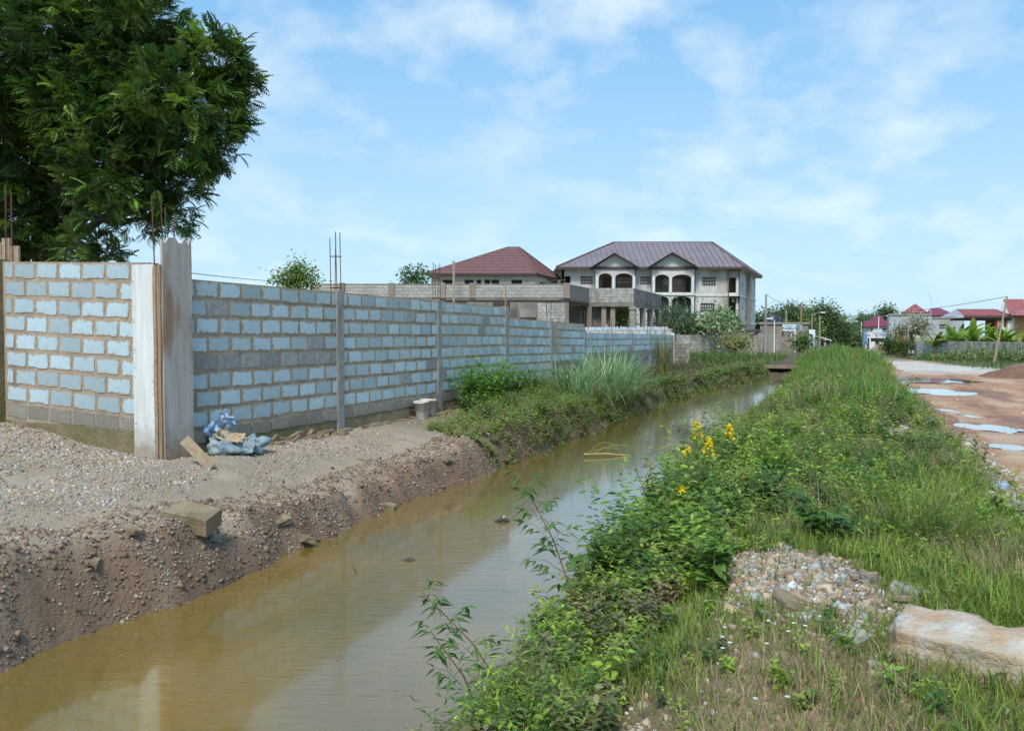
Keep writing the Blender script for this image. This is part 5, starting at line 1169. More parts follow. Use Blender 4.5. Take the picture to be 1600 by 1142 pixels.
# roadside rubble
for uu, vv, su, sv_, n in ((12.2, 1.95, 1.2, .22, 900), (9.0, 1.75, 1.2, .25, 900), (15.5, 2.0, .8, .2, 300), (6.5, 1.7, 1.0, .25, 400)):
    U, V = uu + rng.normal(0, su, n), vv + rng.normal(0, sv_, n); stones(U, V, .024 * rng.lognormal(0, .5, n), (.42, .38, .33), .2, (.44, .48, .52), .35)
U, V = region(1500, 8, 34, 2.8, 7); stones(U, V, .035 * rng.lognormal(0, .5, 1500), (.34, .22, .15), .25)
U, V = region(260, 13, 46, -1.4, 2.4); stones(U, V, .12 * rng.lognormal(0, .4, 260), (.33, .24, .17), .25, (.45, .42, .38), .3)
tag(link('gravel', stn.mesh('gravel', M['stone'])), 'loose gravel and rubble scattered over the banks', 'gravel', kind='stuff')

# larger individual lumps on the bank
def lump(name, c, dims, m, label, cat, rz=0, tilt=(0, 0), seed=1, rough=.08, sub=3, group=None, box=.75):
    bm = bmesh.new(); bmesh.ops.create_cube(bm, size=1); bmesh.ops.subdivide_edges(bm, edges=bm.edges, cuts=2 ** sub - 1 if sub < 3 else (14 if (box < .5 or name == 'rock') else 6), use_grid_fill=True)
    mn = min(dims); Rm = Matrix.Rotation(rz, 3, 'Z') @ Matrix.Rotation(tilt[0], 3, 'X') @ Matrix.Rotation(tilt[1], 3, 'Y')
    for v in bm.verts:
        s = v.co.normalized() * .62; co = v.co.lerp(s, 1 - box); co = Vector((co.x * dims[0], co.y * dims[1], co.z * dims[2]))
        nz = mnoise.fractal(co / mn * 1.6 + Vector((seed * 3.1, 0, 0)), 1, 2, 4); co += v.co.normalized() * nz * mn * rough * 2
        if box < .5: co += v.co.normalized() * (abs(mnoise.noise(co / mn * 1.7 + Vector((seed, seed, 0)))) - .2) * mn * .5
        v.co = Rm @ co
    me = bpy.data.meshes.new(name); bm.to_mesh(me); bm.free(); me.materials.append(m)
    if box < .8 and name != 'stone':
        for p in me.polygons: p.use_smooth = True
    o = link(name, me); o.location = c; return tag(o, label, cat, group)
p = onG(296, 826); lump('loose_block', p + Vector((-.03, .15, .06)), (.46, .28, .17), M['old_block'], 'mud-stained loose block lying on the gravel near the canal edge', 'block', rz=R(-12), tilt=(R(12), R(9)), rough=.025, box=.965)
p = onG(1530, 1062); rk = lump('rock', p + Vector((.16, .02, .05)), (.98, .31, .26), M['rock'], 'long smooth cream and rust-streaked rock in the grass at the right edge', 'rock', rz=R(-37), tilt=(R(8), R(2)), rough=.065, box=.76)
for i, (px, py, sx, lb) in enumerate([(602, 795, .22, 'flat tan stone slab jutting from the eroded left bank face'), (700, 727, .16, 'small tan stone on the left bank below the green bush'), (478, 846, .2, 'pale wooden-looking stone leaning at the water line of the left bank'),
        (330, 870, .0, ''), (440, 815, .16, 'rounded tan stone on the left bank crest beyond the loose block'), (145, 880, .11, 'brown earth clod on the left bank crest near the bottom left'), (205, 832, .13, 'flat brown stone half buried left of the loose block'),
        (1425, 930, .2, 'bluish white chunk of rubble at the top of the rock'), (1345, 905, .15, 'pale flat stone on the rubble mound'), (1395, 655, .38, 'pale grey boulder half hidden in the verge weeds'), (1330, 1005, .14, 'white rubble stone in the grass left of the rock'), (1235, 1008 - 60, .16, 'orange-brown flat stone at the lower edge of the rubble mound')]):
    if sx == 0: continue
    p = onG(px, py); lump('stone', p + Vector((0, 0, sx * .04)), (sx * 1.25, sx * .8, sx * .38), M['old_block'] if px < 1300 else M['concrete'], lb, 'stone', rz=i, tilt=(.3 * math.sin(i), .2), seed=i + 3, rough=.2, box=.86, sub=2)
# thin scraps of rubbish
b = MB()
for px, py, dx2, dy2 in ((1330, 908, .16, .02), (1215, 905, .11, .05), (1268, 950, -.07, .12), (1385, 940, .1, -.07)): p = onG(px, py) + Vector((0, 0, .02)); b.bar(p, p + Vector((dx2, dy2, .015)), .035, .02)
tag(b.build('broken_sticks', M['wood_pale']), 'broken wood scraps lying on the rubble mound', 'wood', kind='stuff')
p = onG(1560, 768); lump('plastic_bag', p + Vector((0, 0, .05)), (.2, .13, .07), M['sack_blue'], 'crumpled blue plastic bag on the roadside rubble', 'bag', rough=.3, box=.6, rz=.6)
p = onG(1548, 778) ; lump('plastic_bag', p + Vector((0, 0, .03)), (.15, .09, .05), M['plastic_white'], 'crumpled white plastic scrap on the roadside rubble', 'bag', rough=.3, box=.6, rz=1.6, seed=5)

# sack, plank, scraps and bucket at the wall foot
s0_ = C0 + d1 * .95 + nR * .22
zs = gz(s0_.x, s0_.y)
sk = empty('sack', (s0_.x, s0_.y, zs), 'crumpled blue and tan plastic sack slumped against the wall foot by the corner column', 'sack')
def crump(name, c, dims, m, seed, rz=0, tilt=(0, 0), rough=.2):
    o = lump(name, Vector(c), dims, m, None, None, rz, tilt, seed, rough, 3, None, .45)
    mw = o.location.copy(); o.parent = sk; o.location = mw - sk.location; return o
crump('lower_fold', (s0_.x + .12, s0_.y - .02, zs + .09), (.62, .34, .22), M['sack_teal'], 4, .5)
crump('middle_fold', (s0_.x + .02, s0_.y + .02, zs + .20), (.40, .26, .15), M['sack_tan'], 7, -.2, (0, .4))
def sheet(name, o, ax, ay, m, seed, amp=.035, n=26, curl=.0):
    V = []; ax = Vector(ax); ay = Vector(ay); nn = ax.cross(ay).normalized()
    for i_ in range(n + 1):
        for j_ in range(n + 1):
            a, b_ = i_ / n, j_ / n; q = Vector((a * 3.2 + seed, b_ * 2.2, seed))
            h = abs(mnoise.noise(q)) * 1.6 + .5 * abs(mnoise.noise(q * 2.3)) + .25 * mnoise.noise(q * 5)
            edge = 1 + .10 * mnoise.noise(Vector((a * 5, b_ * 5, seed * 2)))
            V.append(Vector(o) + ax * (a - .5) * edge + ay * (b_ - .5) * edge + nn * (h * amp * 2 - curl * ((a - .5) ** 2 * 4 + (b_ - .5) ** 2 * 2)))
    ix = np.arange((n + 1) ** 2).reshape(n + 1, n + 1); q = np.stack([ix[:-1, :-1], ix[1:, :-1], ix[1:, 1:], ix[:-1, 1:]], -1).reshape(-1, 4)
    W = np.array([list(v) for v in V]); T_ = W - np.array(list(nn)) * .012; q2 = q[:, ::-1] + len(W)
    return link(name, mesh_np(name, np.concatenate([W, T_]), [np.concatenate([q, q2])], m, smooth=True), sk)
bx_ = Vector((s0_.x, s0_.y, zs))
crump('upper_body', (s0_.x - .10, s0_.y + .03, zs + .27), (.30, .22, .20), M['sack_teal'], 9, .3, (.2, -.75), .15)
sheet('blue_flap', bx_ + Vector((-.13, -.10, .37)), (.36, .02, .24), (-.10, -.16, .10), M['sack_blue'], 3, .05, curl=.05)
sheet('blue_rim', bx_ + Vector((-.07, -.02, .44)), (.26, .04, .12), (-.02, .12, .06), M['sack_blue'], 8, .04, curl=.07)
sheet('tan_flap', bx_ + Vector((.06, -.14, .23)), (.36, .0, -.10), (-.04, -.14, -.10), M['sack_tan'], 5, .04, curl=.05)
sheet('teal_flap', bx_ + Vector((.18, -.16, .12)), (.44, .02, -.06), (-.02, -.10, -.16), M['sack_teal'], 6, .04, curl=.05)
b = MB(); a = P(288, 686, 9.92); c = onG(331, 734) + Vector((0, 0, .02)); b.bar(a, c, .13, .03, up=(-.3, -.8, .5)); tag(b.build('plank', M['wood_pale']), 'short wooden plank leaning on the corner column beside the blue sack', 'plank')
b = MB(); rr = random.Random(4)
for k in range(11):
    p = C0 + d1 * (1.75 + .16 * k) + nR * rr.uniform(.08, .35); p.z = gz(p.x, p.y) + .03 + .03 * (k % 3); a = rr.uniform(-.5, .5) + math.atan2(d1.y, d1.x); l = rr.uniform(.12, .35)
    b.bar(p, p + Vector((math.cos(a) * l, math.sin(a) * l, rr.uniform(-.02, .06))), rr.uniform(.03, .07), .025)
tag(b.build('wood_scraps', M['wood']), 'broken wood scraps along the wall foot right of the sack', 'wood', kind='stuff')
b = MB()
for k in range(16):
    p = C0 + d1 * (1.5 + .5 * k + rr.uniform(-.1, .1)) + nR * rr.uniform(.1, .3); p.z = gz(p.x, p.y) + .02; b.box(p, (rr.uniform(.1, .3), rr.uniform(.06, .16), .05), rz=rr.uniform(0, 3))
tag(b.build('stone_chips', M['old_block']), 'flat stone chips lined along the foot of the long wall', 'stone', kind='stuff')
def bucket(px, py, Y, label, tilt, sc_=1):
    p = P(px, py, Y); p.z = gz(p.x, p.y) - .01; e = empty('bucket', p, label, 'bucket', 'white plastic buckets by the wall'); e.rotation_euler = tilt; e.scale = (sc_,) * 3
    b = MB(); prof = [(.125, 0), (.13, .02), (.165, .36), (.178, .365), (.178, .39), (.165, .39), (.158, .34), (.12, .03)]; n = 28; V = []
    for r, z in prof: V += [(r * math.cos(6.283 * k / n), r * math.sin(6.283 * k / n), z) for k in range(n)]
    Fs = [(i * n + k, i * n + (k + 1) % n, (i + 1) * n + (k + 1) % n, (i + 1) * n + k) for i in range(len(prof) - 1) for k in range(n)] + [tuple(range(n))[::-1], tuple(range((len(prof) - 1) * n, len(prof) * n))]
    b.add(V, Fs, 0, True); o = link('body', b.mesh('body', M['plastic_white']), e, world_space=False)
    h = MB(); h.tube([(.178 * math.cos(t), -.05 - .10 * math.sin(t), .36 - .16 * math.sin(t)) for t in np.linspace(0, math.pi, 12)], .004, 5); link('handle', h.mesh('handle', M['rust']), e, world_space=False)
    return e
bucket(660, 643, 16.3, 'dirty white plastic bucket standing in front at the wall foot beside the green bush', (R(4), R(-5), .4), .92)
bucket(668, 636, 16.65, 'second white bucket half hidden behind the dirty bucket', (0, R(3), 0), .95)
b = MB(); p = P(640, 643, 16.3)
for k in range(6): b.tube([p + Vector((-.45 + .05 * k, .1 * k - .2, .04 + .03 * k)), p + Vector((.15, .05 * k, .02))], .008, 5)
tag(b.build('wire_bundle', M['rust']), 'thin dark sticks lying left of the buckets', 'sticks', kind='stuff')
# things in the water
p = G(785, 815, ZW); fl = empty('floating_debris', p, 'small dark and white piece of debris floating in the canal', 'debris'); b = MB(); b.tube([p + Vector((-.1, 0, 0)), p + Vector((0, 0, .04)), p + Vector((.09, .02, .01))], [.02, .035, .015], 8); b.build('dark_piece', M['dark_int'], fl); b = MB(); b.tube([p + Vector((-.02, -.02, .03)), p + Vector((.03, -.01, .075))], [.012, .01], 6); b.build('white_piece', M['white'], fl)
p = G(640, 877, ZW - .01); b = MB(); b.tube([p + Vector((-.09, 0, 0)), p + Vector((0, 0, .02)), p + Vector((.07, .01, .0))], [.01, .03, .01], 8); tag(b.build('floating_stick', M['dark_int']), 'dark lump barely breaking the water surface mid canal', 'debris')
p = G(558, 896, ZW - .01); b = MB(); b.tube([p, p + Vector((-.03, 0, .05)), p + Vector((-.035, 0, .09))], [.008, .006, .003], 6); tag(b.build('water_twig', M['dark_int']), 'thin dark twig poking up from the brown water', 'twig')
b = MB(); a = G(912, 714, ZW); c = G(985, 712, ZW)
b.tube([a + Vector((0, 0, .05)), a.lerp(c, .5) + Vector((0, 0, .05)), c + Vector((0, 0, .0))], [.025, .022, .012], 8)
for k, (x1_, y1_, h1_) in enumerate(((.9, .5, .12), (.7, -.5, .30), (1.15, .1, .20))): q = a + Vector((.08 * k, .04 * k, .04)); b.tube([q + Vector((x1_ * t, y1_ * t, h1_ * 4 * t * (1 - t) - .04 * t)) for t in (0, .2, .4, .6, .8, 1)], [.007, .006, .005, .004, .003, .001], 5)
tag(b.build('fallen_reed', M['cane']), 'fallen dry reed stalks lying across the water at the left bank', 'reed')
lf = MB(); rr = random.Random(8)
for k in range(90):
    u = rr.uniform(4, 30); e_ = rr.random(); v = float(shoreL(np.array(u))) + .06 + abs(rr.gauss(0, .22)) if e_ < .6 else rr.uniform(-5, -2.4)
    x, y = uv2xy(u, v); a = rr.uniform(0, 6.28); l = rr.uniform(.012, .035); c_, s_ = math.cos(a), math.sin(a)
    lf.add([(x - l * c_, y - l * s_, ZW + .004), (x + .4 * l * s_, y - .4 * l * c_, ZW + .006), (x + l * c_, y + l * s_, ZW + .004), (x - .4 * l * s_, y + .4 * l * c_, ZW + .006)], [(0, 1, 2, 3)])
tag(lf.build('floating_leaves', M['wood']), 'dead leaves and bits drifting on the muddy water', 'leaves', kind='stuff')
#MORE3
# ---------------------------------------------------------------- trees
def crown_mesh(name, blobs, n, size, tint, tint2=(.1, .14, .04), p2=.15, m='leaf', templ=LEAFS, shell=.55, droop=.3, clump=0, flat=1):
    """blobs: (centre Vector, radii) ; leaf-sized faces through the crown, gathered in clumps"""
    tint = tuple(1.45 * x for x in tint); tint2 = tuple(1.35 * x for x in tint2); Lv = Leaves(); wts = np.array([b[1][0] * b[1][1] * b[1][2] for b in blobs]) ** .72; wts /= wts.sum(); idx_ = rng.choice(len(blobs), n if not clump else max(1, n // clump), p=wts)
    N_ = len(idx_); d = rng.normal(0, 1, (N_, 3)); d /= np.linalg.norm(d, axis=1)[:, None]; r = 1 - shell * rng.random(N_) ** 1.7
    c = np.array([list(b[0]) for b in blobs])[idx_]; rad = np.array([list(b[1]) for b in blobs])[idx_]
    pos = c + d * rad * r[:, None]
    base = tints(N_, tint, .2, tint2, p2)
    if clump:
        pos = np.repeat(pos, clump, 0) + rng.normal(0, size * 1.6, (N_ * clump, 3)); base = np.repeat(base, clump, 0) * (1 + rng.normal(0, .12, (N_ * clump, 1))); d = np.repeat(d, clump, 0); N_ *= clump
    yaw = np.arctan2(-d[:, 0], d[:, 1]) + rng.normal(0, .8, N_)
    Lv.add(templ[0], templ[1], pos, yaw, rng.normal(-droop, .55, N_), rng.normal(0, .6, N_), size * rng.uniform(.6, 1.4, N_), np.clip(base, .004, 1)); return Lv.mesh(name, M[m])
def tree(name, label, blobs_px, Y, n, size, tint, tint2=(.12, .16, .05), p2=.15, depth=1.0, trunk=None, group=None, templ=LEAFS, clump=6, m='leaf', cat='tree', shell=.6, tr_r=.18, droop=.3):
    bl = []
    for (px, py, r) in blobs_px:
        rr = r * Y / F; yy = Y + random.uniform(-.35, .35) * rr * depth; bl.append((P(px, py, yy), (rr, rr * depth, rr * (.9))))
    cx = sum(b[0].x for b in bl) / len(bl); tx = P(trunk, 500, Y).x if trunk else cx; zb = gz(tx, Y)
    e = empty(name, (tx, Y, zb), label, cat, group)
    link('crown', crown_mesh('crown', bl, n, size, tint, tint2, p2, m, templ, shell, droop, clump), e)
    b = MB(); top = Vector((cx, Y, sum(b_[0].z for b_ in bl) / len(bl))); b0 = Vector((tx, Y, zb - .2)); mid = b0.lerp(top, .45) + Vector((.1, 0, 0)); b.tube([b0, mid, top], [tr_r, tr_r * .8, tr_r * .45], 8)
    for c_, r_ in bl[:8]: b.tube([mid.lerp(top, random.uniform(0, .7)), mid.lerp(c_, .6) + Vector((0, 0, .1 * r_[0])), c_], [tr_r * .45, tr_r * .28, tr_r * .1], 6)
    b.build('trunk', M['bark'], e); return e

# neem tree with pinnate fronds in tufts
YN = 17.5
nb = [(150, 170, 110), (175, 285, 62), (215, 30, 60), (60, 60, 175), (205, 105, 90), (335, 105, 52), (350, 170, 46), (290, 180, 90), (250, 235, 95), (275, 300, 42), (268, 335, 34), (90, 240, 140), (50, 330, 95), (130, 385, 42), (165, 395, 28), (-120, 100, 200), (-110, 300, 160), (130, -60, 115), (0, -90, 150), (285, 75, 34), (-20, 390, 60), (335, 232, 34), (385, 205, 18), (372, 140, 30), (378, 88, 18), (60, 392, 40), (225, 330, 40)]
bl = []
for px, py, r in nb:
    rr = r * YN / F; bl.append((P(px, py, YN + random.uniform(-.4, .9) * rr + (1.0 if px < 150 else 0)), (rr, rr * 1.1, rr * .95)))
ntree = empty('neem_tree', (P(60, 500, 20).x, 20.5, gz(P(60, 500, 20).x, 20.5)), 'large dark green feathery-leaved tree overhanging the wall at upper left', 'tree')
wt = np.array([b[1][0] ** 2.05 for b in bl]); wt /= wt.sum(); NT = 5600; ii = rng.choice(len(bl), NT, p=wt)
d = rng.normal(0, 1, (NT, 3)); d /= np.linalg.norm(d, axis=1)[:, None]; fr_ = d[:, 1] > .35; d[fr_, 1] *= -1 * (rng.random(fr_.sum()) < .6) * 2 + 1
c = np.array([list(b[0]) for b in bl])[ii]; rad = np.array([list(b[1]) for b in bl])[ii]; rr = 1 - .42 * rng.random(NT) ** 1.5
rr = rr * (.86 + .5 * (vnoise(d[:, 0] * 3.1 + ii, d[:, 2] * 3.1 + 7, 5) - .3)); cen = c + d * rad * rr[:, None]
fv = []; ff = []
K = 7
for k in range(K):                       # one frond: seven pairs of curved leaflets along a drooping rachis
    t = (k + .7) / K; y = t; z = -.32 * t * t
    for sgn in (-1, 1):
        l = .34 * math.sin(math.pi * (.18 + .75 * t))
        b0 = len(fv); w = .05
        fv += [[0, y - w, z], [sgn * l * .5, y + l * .22 - w * .8, z + .012], [sgn * l * .95, y + l * .62, z - .07], [sgn * l * .42, y + l * .34 + w, z + .01]]
        ff += [[b0, b0 + 1, b0 + 2, b0 + 3]] if sgn > 0 else [[b0 + 3, b0 + 2, b0 + 1, b0]]
fv = np.array(fv)
NF = 8; pos = np.repeat(cen, NF, 0); dd = np.repeat(d, NF, 0); n = len(pos)
yaw0 = np.arctan2(-dd[:, 0], dd[:, 1]); yaw = yaw0 + rng.normal(0, 1.1, n); pit = np.clip(dd[:, 2] * .5 + rng.normal(.15, .45, n), -1.0, 1.2)
tt = np.repeat(tints(NT, (.068, .135, .034), .32, (.17, .28, .05), .3), NF, 0) * (1 + rng.normal(0, .12, (n, 1)))
Lv = Leaves(); Lv.add(fv, ff, pos + rng.normal(0, .05, (n, 3)), yaw, pit, rng.normal(0, .35, n), .30 * rng.uniform(.6, 1.3, n), np.clip(tt, .004, 1))
link('crown', Lv.mesh('crown', M['leaf_gloss']), ntree)
b = MB(); base = Vector(ntree.location); top = P(60, 200, 19); f1 = base.lerp(top, .5)
b.tube([base, f1, top], [.34, .28, .16], 12)
for c_, r_ in bl: b.tube([f1.lerp(top, random.uniform(0, .8)), f1.lerp(Vector(c_), .55) + Vector((0, 0, .4)), Vector(c_)], [.13, .08, .025], 7)
b.build('trunk', M['bark'], ntree)

tree('garden_tree', 'small yellow-green tree peeping over the long block wall near the tall rods', [(455, 440, 20), (470, 428, 15), (482, 440, 12), (462, 418, 9), (435, 432, 9), (492, 432, 6)], 34, 2600, .13, (.10, .16, .04), (.17, .2, .05), .3, shell=.9, tr_r=.07)
tree('garden_tree', 'small dark bush tree left of the brown hip-roofed house', [(640, 434, 8), (652, 433, 9), (660, 436, 6)], 78, 900, .3, (.06, .11, .035), shell=.9)
tree('green_bush', 'dense round green bush below the gabled house, right of its arches', [(1120, 508, 20), (1100, 510, 15), (1142, 512, 16), (1080, 514, 12), (1128, 495, 12)], 80, 7000, .24, (.06, .115, .035), (.13, .17, .05), .25, cat='bush')
tree('weeping_bush', 'grey-green drooping bush below the house arches behind the unfinished building', [(1060, 503, 14), (1046, 498, 11), (1072, 506, 10), (1055, 515, 12)], 81, 3600, .5, (.085, .13, .085), templ=LEAFN, droop=1.0, cat='bush')
tree('green_bush', 'yellow-green shrub seen through the porch columns of the unfinished building', [(966, 492, 10), (975, 500, 12), (962, 508, 9)], 74, 1500, .25, (.13, .19, .045), (.2, .24, .06), .3, cat='bush')
tree('leafy_sapling', 'pale broad-leaved sapling rising over the pale block fence', [(1118, 506, 6), (1127, 502, 6), (1112, 498, 5), (1130, 512, 5)], 72, 420, .42, (.22, .28, .16), (.25, .3, .15), .3, cat='tree', clump=3, trunk=1118, tr_r=.06)
tree('yellow_shrub', 'yellowish leggy shrub in front of the fence corner', [(1140, 530, 9), (1155, 532, 10), (1165, 536, 8), (1132, 538, 7), (1150, 542, 8)], 68, 1500, .22, (.19, .21, .07), (.26, .25, .1), .3, cat='bush', trunk=1146, tr_r=.05)
for (lb, bp, Y, n, t, s) in [
    ('dark green tree immediately right of the gabled house, behind the pillar fence', [(1186, 505, 13), (1194, 510, 12), (1183, 520, 12), (1200, 500, 10)], 118, 2600, (.05, .09, .03), .4),
    ('broad dark green tree behind the black water tank', [(1215, 500, 14), (1228, 495, 14), (1205, 505, 11), (1240, 500, 12), (1222, 510, 14)], 140, 4500, (.06, .10, .035), .45),
    ('tall rounded green tree directly behind the brown wooden pole', [(1236, 487, 9), (1243, 495, 13), (1250, 503, 12), (1232, 496, 10)], 148, 3600, (.065, .11, .04), .45),
    ('yellow-green tree just right of the brown wooden pole', [(1262, 508, 12), (1270, 515, 12), (1258, 520, 11), (1264, 497, 7)], 138, 2600, (.12, .17, .045), .42),
    ('largest spreading green tree standing left of the road gap', [(1277, 492, 13), (1290, 490, 13), (1268, 497, 10), (1300, 500, 12), (1292, 510, 16), (1280, 515, 14)], 160, 7000, (.075, .12, .04), .5),
    ('lower green tree at the right foot of the largest spreading tree', [(1308, 505, 10), (1312, 516, 12), (1302, 522, 11), (1318, 524, 9)], 172, 3600, (.055, .10, .035), .5),
    ('dark round tree rising between the maroon and flat-topped houses', [(1381, 493, 9), (1388, 491, 9), (1384, 502, 10)], 170, 2400, (.06, .10, .03), .5)]:
    tree('broadleaf_tree', lb, bp, Y, n, s, t, group='trees behind the far houses and fence')
for i, (px, py, r, Y) in enumerate([(1320, 512, 8, 260), (1332, 514, 9, 270), (1343, 512, 9, 265), (1352, 510, 9, 240), (1328, 520, 8, 230), (1340, 522, 8, 225), (1349, 500, 5, 250), (1362, 503, 6, 240), (1322, 530, 6, 190), (1338, 532, 5, 190)]):
    tree('broadleaf_tree', 'hazy tree of the distant row closing the road gap', [(px, py, r), (px + r * .8, py + r * .7, r * .7), (px - r * .7, py + r * .7, r * .7)], Y, 1100, .7, (.085, .125, .055), group='distant trees closing the road gap', tr_r=.25)
tree('blossoming_tree', 'sparse brownish tree dotted with white blossom before the flat-topped house', [(1408, 518, 11), (1420, 512, 12), (1432, 500, 9), (1440, 508, 9), (1400, 524, 9), (1436, 518, 10), (1425, 524, 9)], 116, 2400, .34, (.14, .14, .08), (.42, .38, .28), .35, trunk=1424, tr_r=.14, shell=.9)
for lb, bp, t in (('round dark shrub beside the black-roofed shack', [(1387, 538, 7), (1393, 540, 6)], (.05, .09, .03)), ('low yellow-green shrub at the road edge right of the shack', [(1392, 546, 4), (1400, 543, 6), (1405, 540, 7)], (.16, .19, .04)), ('green shrub at the foot of the blossoming tree', [(1408, 540, 8), (1415, 538, 6)], (.08, .12, .04)),
                  ('big weedy bush beside the upright sign', [(1252, 534, 7), (1262, 537, 7), (1246, 538, 6), (1256, 529, 5)], (.07, .12, .035))):
    tree('shrub', lb, bp, 112 if 'sign' not in lb else 92, 1100, .28, t, cat='bush', tr_r=.05)
for k in range(9):
    px = 1452 + k * 19; Y = 92 - k * 2; tree('wall_bush', 'low tangled green bush along the foot of the right-hand compound wall', [(px, 559, 6), (px + 8, 561, 5), (px - 6, 562, 5)], Y - 14, 500, .26, (.10, .15, .045), (.2, .2, .08), .2, cat='bush', group='bushes along the compound wall', tr_r=.04)

# banana plants
def banana(px, Y, h, label, seed, yel=False):
    rnd = random.Random(seed); x = P(px, 500, Y).x; zb = gz(x, Y); e = empty('banana_plant', (x, Y, zb), label, 'banana plant', 'banana plants behind the compound wall')
    b = MB(); b.tube([(x, Y, zb - .1), (x + .05, Y, zb + h * .4)], [.16, .11], 8); b.build('stem', M['cane'], e)
    for k in range(13):
        a = rnd.uniform(0, 6.28); l = h * rnd.uniform(.42, .72); up = rnd.uniform(.55, 1.35); w = .2 * l / 1.8; V = []; n = 7; F_ = []
        for i in range(n + 1):
            t = i / n; r = l * t * math.cos(up - .5 * t * t) ; z = zb + h * .36 + l * (math.sin(up) * t - .42 * t * t * math.cos(up)); ww = w * math.sin(math.pi * min(.98, .12 + .88 * t)) ** .6 * (1 if t < .98 else .1)
            cx, cy = x + math.cos(a) * r, Y + math.sin(a) * r; nx, ny = -math.sin(a), math.cos(a); V += [(cx + nx * ww, cy + ny * ww, z - .06), (cx, cy, z + .03), (cx - nx * ww, cy - ny * ww, z - .06)]
        for i in range(n): F_ += [(3 * i, 3 * i + 1, 3 * i + 4, 3 * i + 3), (3 * i + 1, 3 * i + 2, 3 * i + 5, 3 * i + 4)]
        me = mesh_np('leaf', np.array(V), [np.array(F_)], M['leaf'], tints(len(V), (.22, .25, .05) if (yel and k % 3 == 0) else (.10, .18, .045), .05) * 0 + np.array((.36, .33, .06) if (yel and k % 4 == 0) else (.20 + .06 * rnd.random(), .32 + .08 * rnd.random(), .07))); link('leaf', me, e)
for i, (px, Y, h, lb, yl) in enumerate([(1462, 108, 3.6, 'leftmost low banana plant with yellowing leaves behind the painted wall', True), (1484, 107, 4.0, 'bushy banana plant right of the dark window', True), (1500, 104, 4.4, 'banana plant with yellow leaves left of the porch column', True), (1519, 101, 4.6, 'tall banana plant in front of the first porch column', False), (1532, 100, 3.6, 'low banana plant left of the leaning pole', False),
                                    (1553, 100, 4.2, 'dark-leaved banana plant directly behind the leaning pole', False), (1566, 98, 4.0, 'spreading banana plant just right of the leaning pole', False), (1580, 98, 3.8, 'banana plant under the white house wall', False), (1602, 97, 3.2, 'banana plant cut by the right picture edge', True)]): banana(px, Y, h * 1.18, lb, i, yl)

# ---------------------------------------------------------------- weeds
def weed_leaves(Lv, x, y, z, h, nst, lsize, tint, templ=LEAF, spread=.35, per=11, rnd=rng, t2=None, p2=0, lean=None, whorl=2, stems=None, droop=.2, sz_top=.5):
    for s in range(nst):
        a = rnd.uniform(0, 6.28); sp_ = spread * rnd.uniform(.2, 1) * h; tip = np.array([math.cos(a) * sp_, math.sin(a) * sp_, h * rnd.uniform(.65, 1.1)])
        if lean is not None: tip[:2] += np.array(lean) * h
        ts = np.linspace(.22, 1, per); ps = np.array([x, y, z]) + np.stack([tip[0] * ts ** 1.4, tip[1] * ts ** 1.4, tip[2] * ts], -1)
        if stems is not None: stems.append([Vector((x, y, z - .03))] + [Vector(p) for p in ps[::max(1, per // 3)]] + [Vector(ps[-1])])
        for w in range(whorl):
            yaw = np.arange(per) * 1.57 + w * 6.283 / whorl + rnd.uniform(0, 1, per) * .6 + a; n = per
            Lv.add(templ[0], templ[1], ps, yaw, rnd.normal(-droop + .25, .3, n), rnd.normal(0, .25, n), lsize * rnd.uniform(.7, 1.2, n) * (1.15 - sz_top * ts), tints(n, tint, .14, t2, p2))
def stems_mesh(stems, r, m, n=5):
    b = MB()
    for s in stems: b.tube(s, [r * (1 - .7 * i / (len(s) - 1)) for i in range(len(s))], n, cap=False)
    return b.mesh('stem', m)
# mass of mixed low weeds on the right bank
ws = Leaves()
def weedmass(n, u0, u1, v0, v1, hb, ls, cols, templ, fn, per=7, nst=3):
    U, V = region(n, u0, u1, v0, v1); b = V - shoreR(U); dn = sm(-.05, .15, b) * fn(U, V); k = rng.random(n) < dn; U, V = U[k], V[k]; X, Y = uv2xy(U, V); Z = ground(U, V)
    for x, y, z, u in zip(X, Y, Z, U):
        c_ = cols[rng.integers(len(cols))]; weed_leaves(ws, x, y, z, hb * rng.uniform(.55, 1.35), nst, ls * rng.uniform(.7, 1.3), c_, templ, .6, per, lean=(-.08, -.02))
W1 = ((.21, .33, .055), (.29, .41, .06), (.12, .21, .045), (.31, .36, .09), (.10, .18, .05)); WD = ((.19, .20, .085), (.15, .18, .07), (.26, .22, .13))
nrm_ = lambda u, v: .5 + 1.2 * np.clip(fbm(u * 1.2, v * 1.2, 3, 95) + .2, 0, 1)
weedmass(480, 3.2, 5.6, -1.85, -.8, .22, .06, WD + W1[:2], LEAF, nrm_)
weedmass(520, 5.0, 8.5, -1.85, -.6, .32, .08, W1, LEAF, nrm_)
weedmass(420, 7, 14, -1.9, .9, .30, .075, W1, LEAFS, nrm_, 7, 3)
weedmass(1100, 2.6, 8, -1.2, 1.8, .10, .045, W1, LEAFS, lambda u, v: bank_r(u, v) * .8, 5, 3); weedmass(420, 6, 13, -1.5, 1.6, .22, .075, W1 + WD[:1], LEAFS, nrm_, 6, 3)
weedmass(420, 10, 26, -1.8, 2.0, .28, .085, W1 + WD, LEAFS, nrm_, 7, 4)
weedmass(120, 22, 50, -1.7, 2.0, .35, .13, W1, LEAFS, nrm_, 7, 4)
weedmass(90, 5.6, 13, -1.75, -1.0, .62, .095, W1, LEAF, lambda u, v: .9 + 0 * u, 10, 4)
weedmass(60, 8, 22, -1.3, 1.4, .55, .10, W1, LEAF, lambda u, v: .8 + 0 * u, 9, 4)
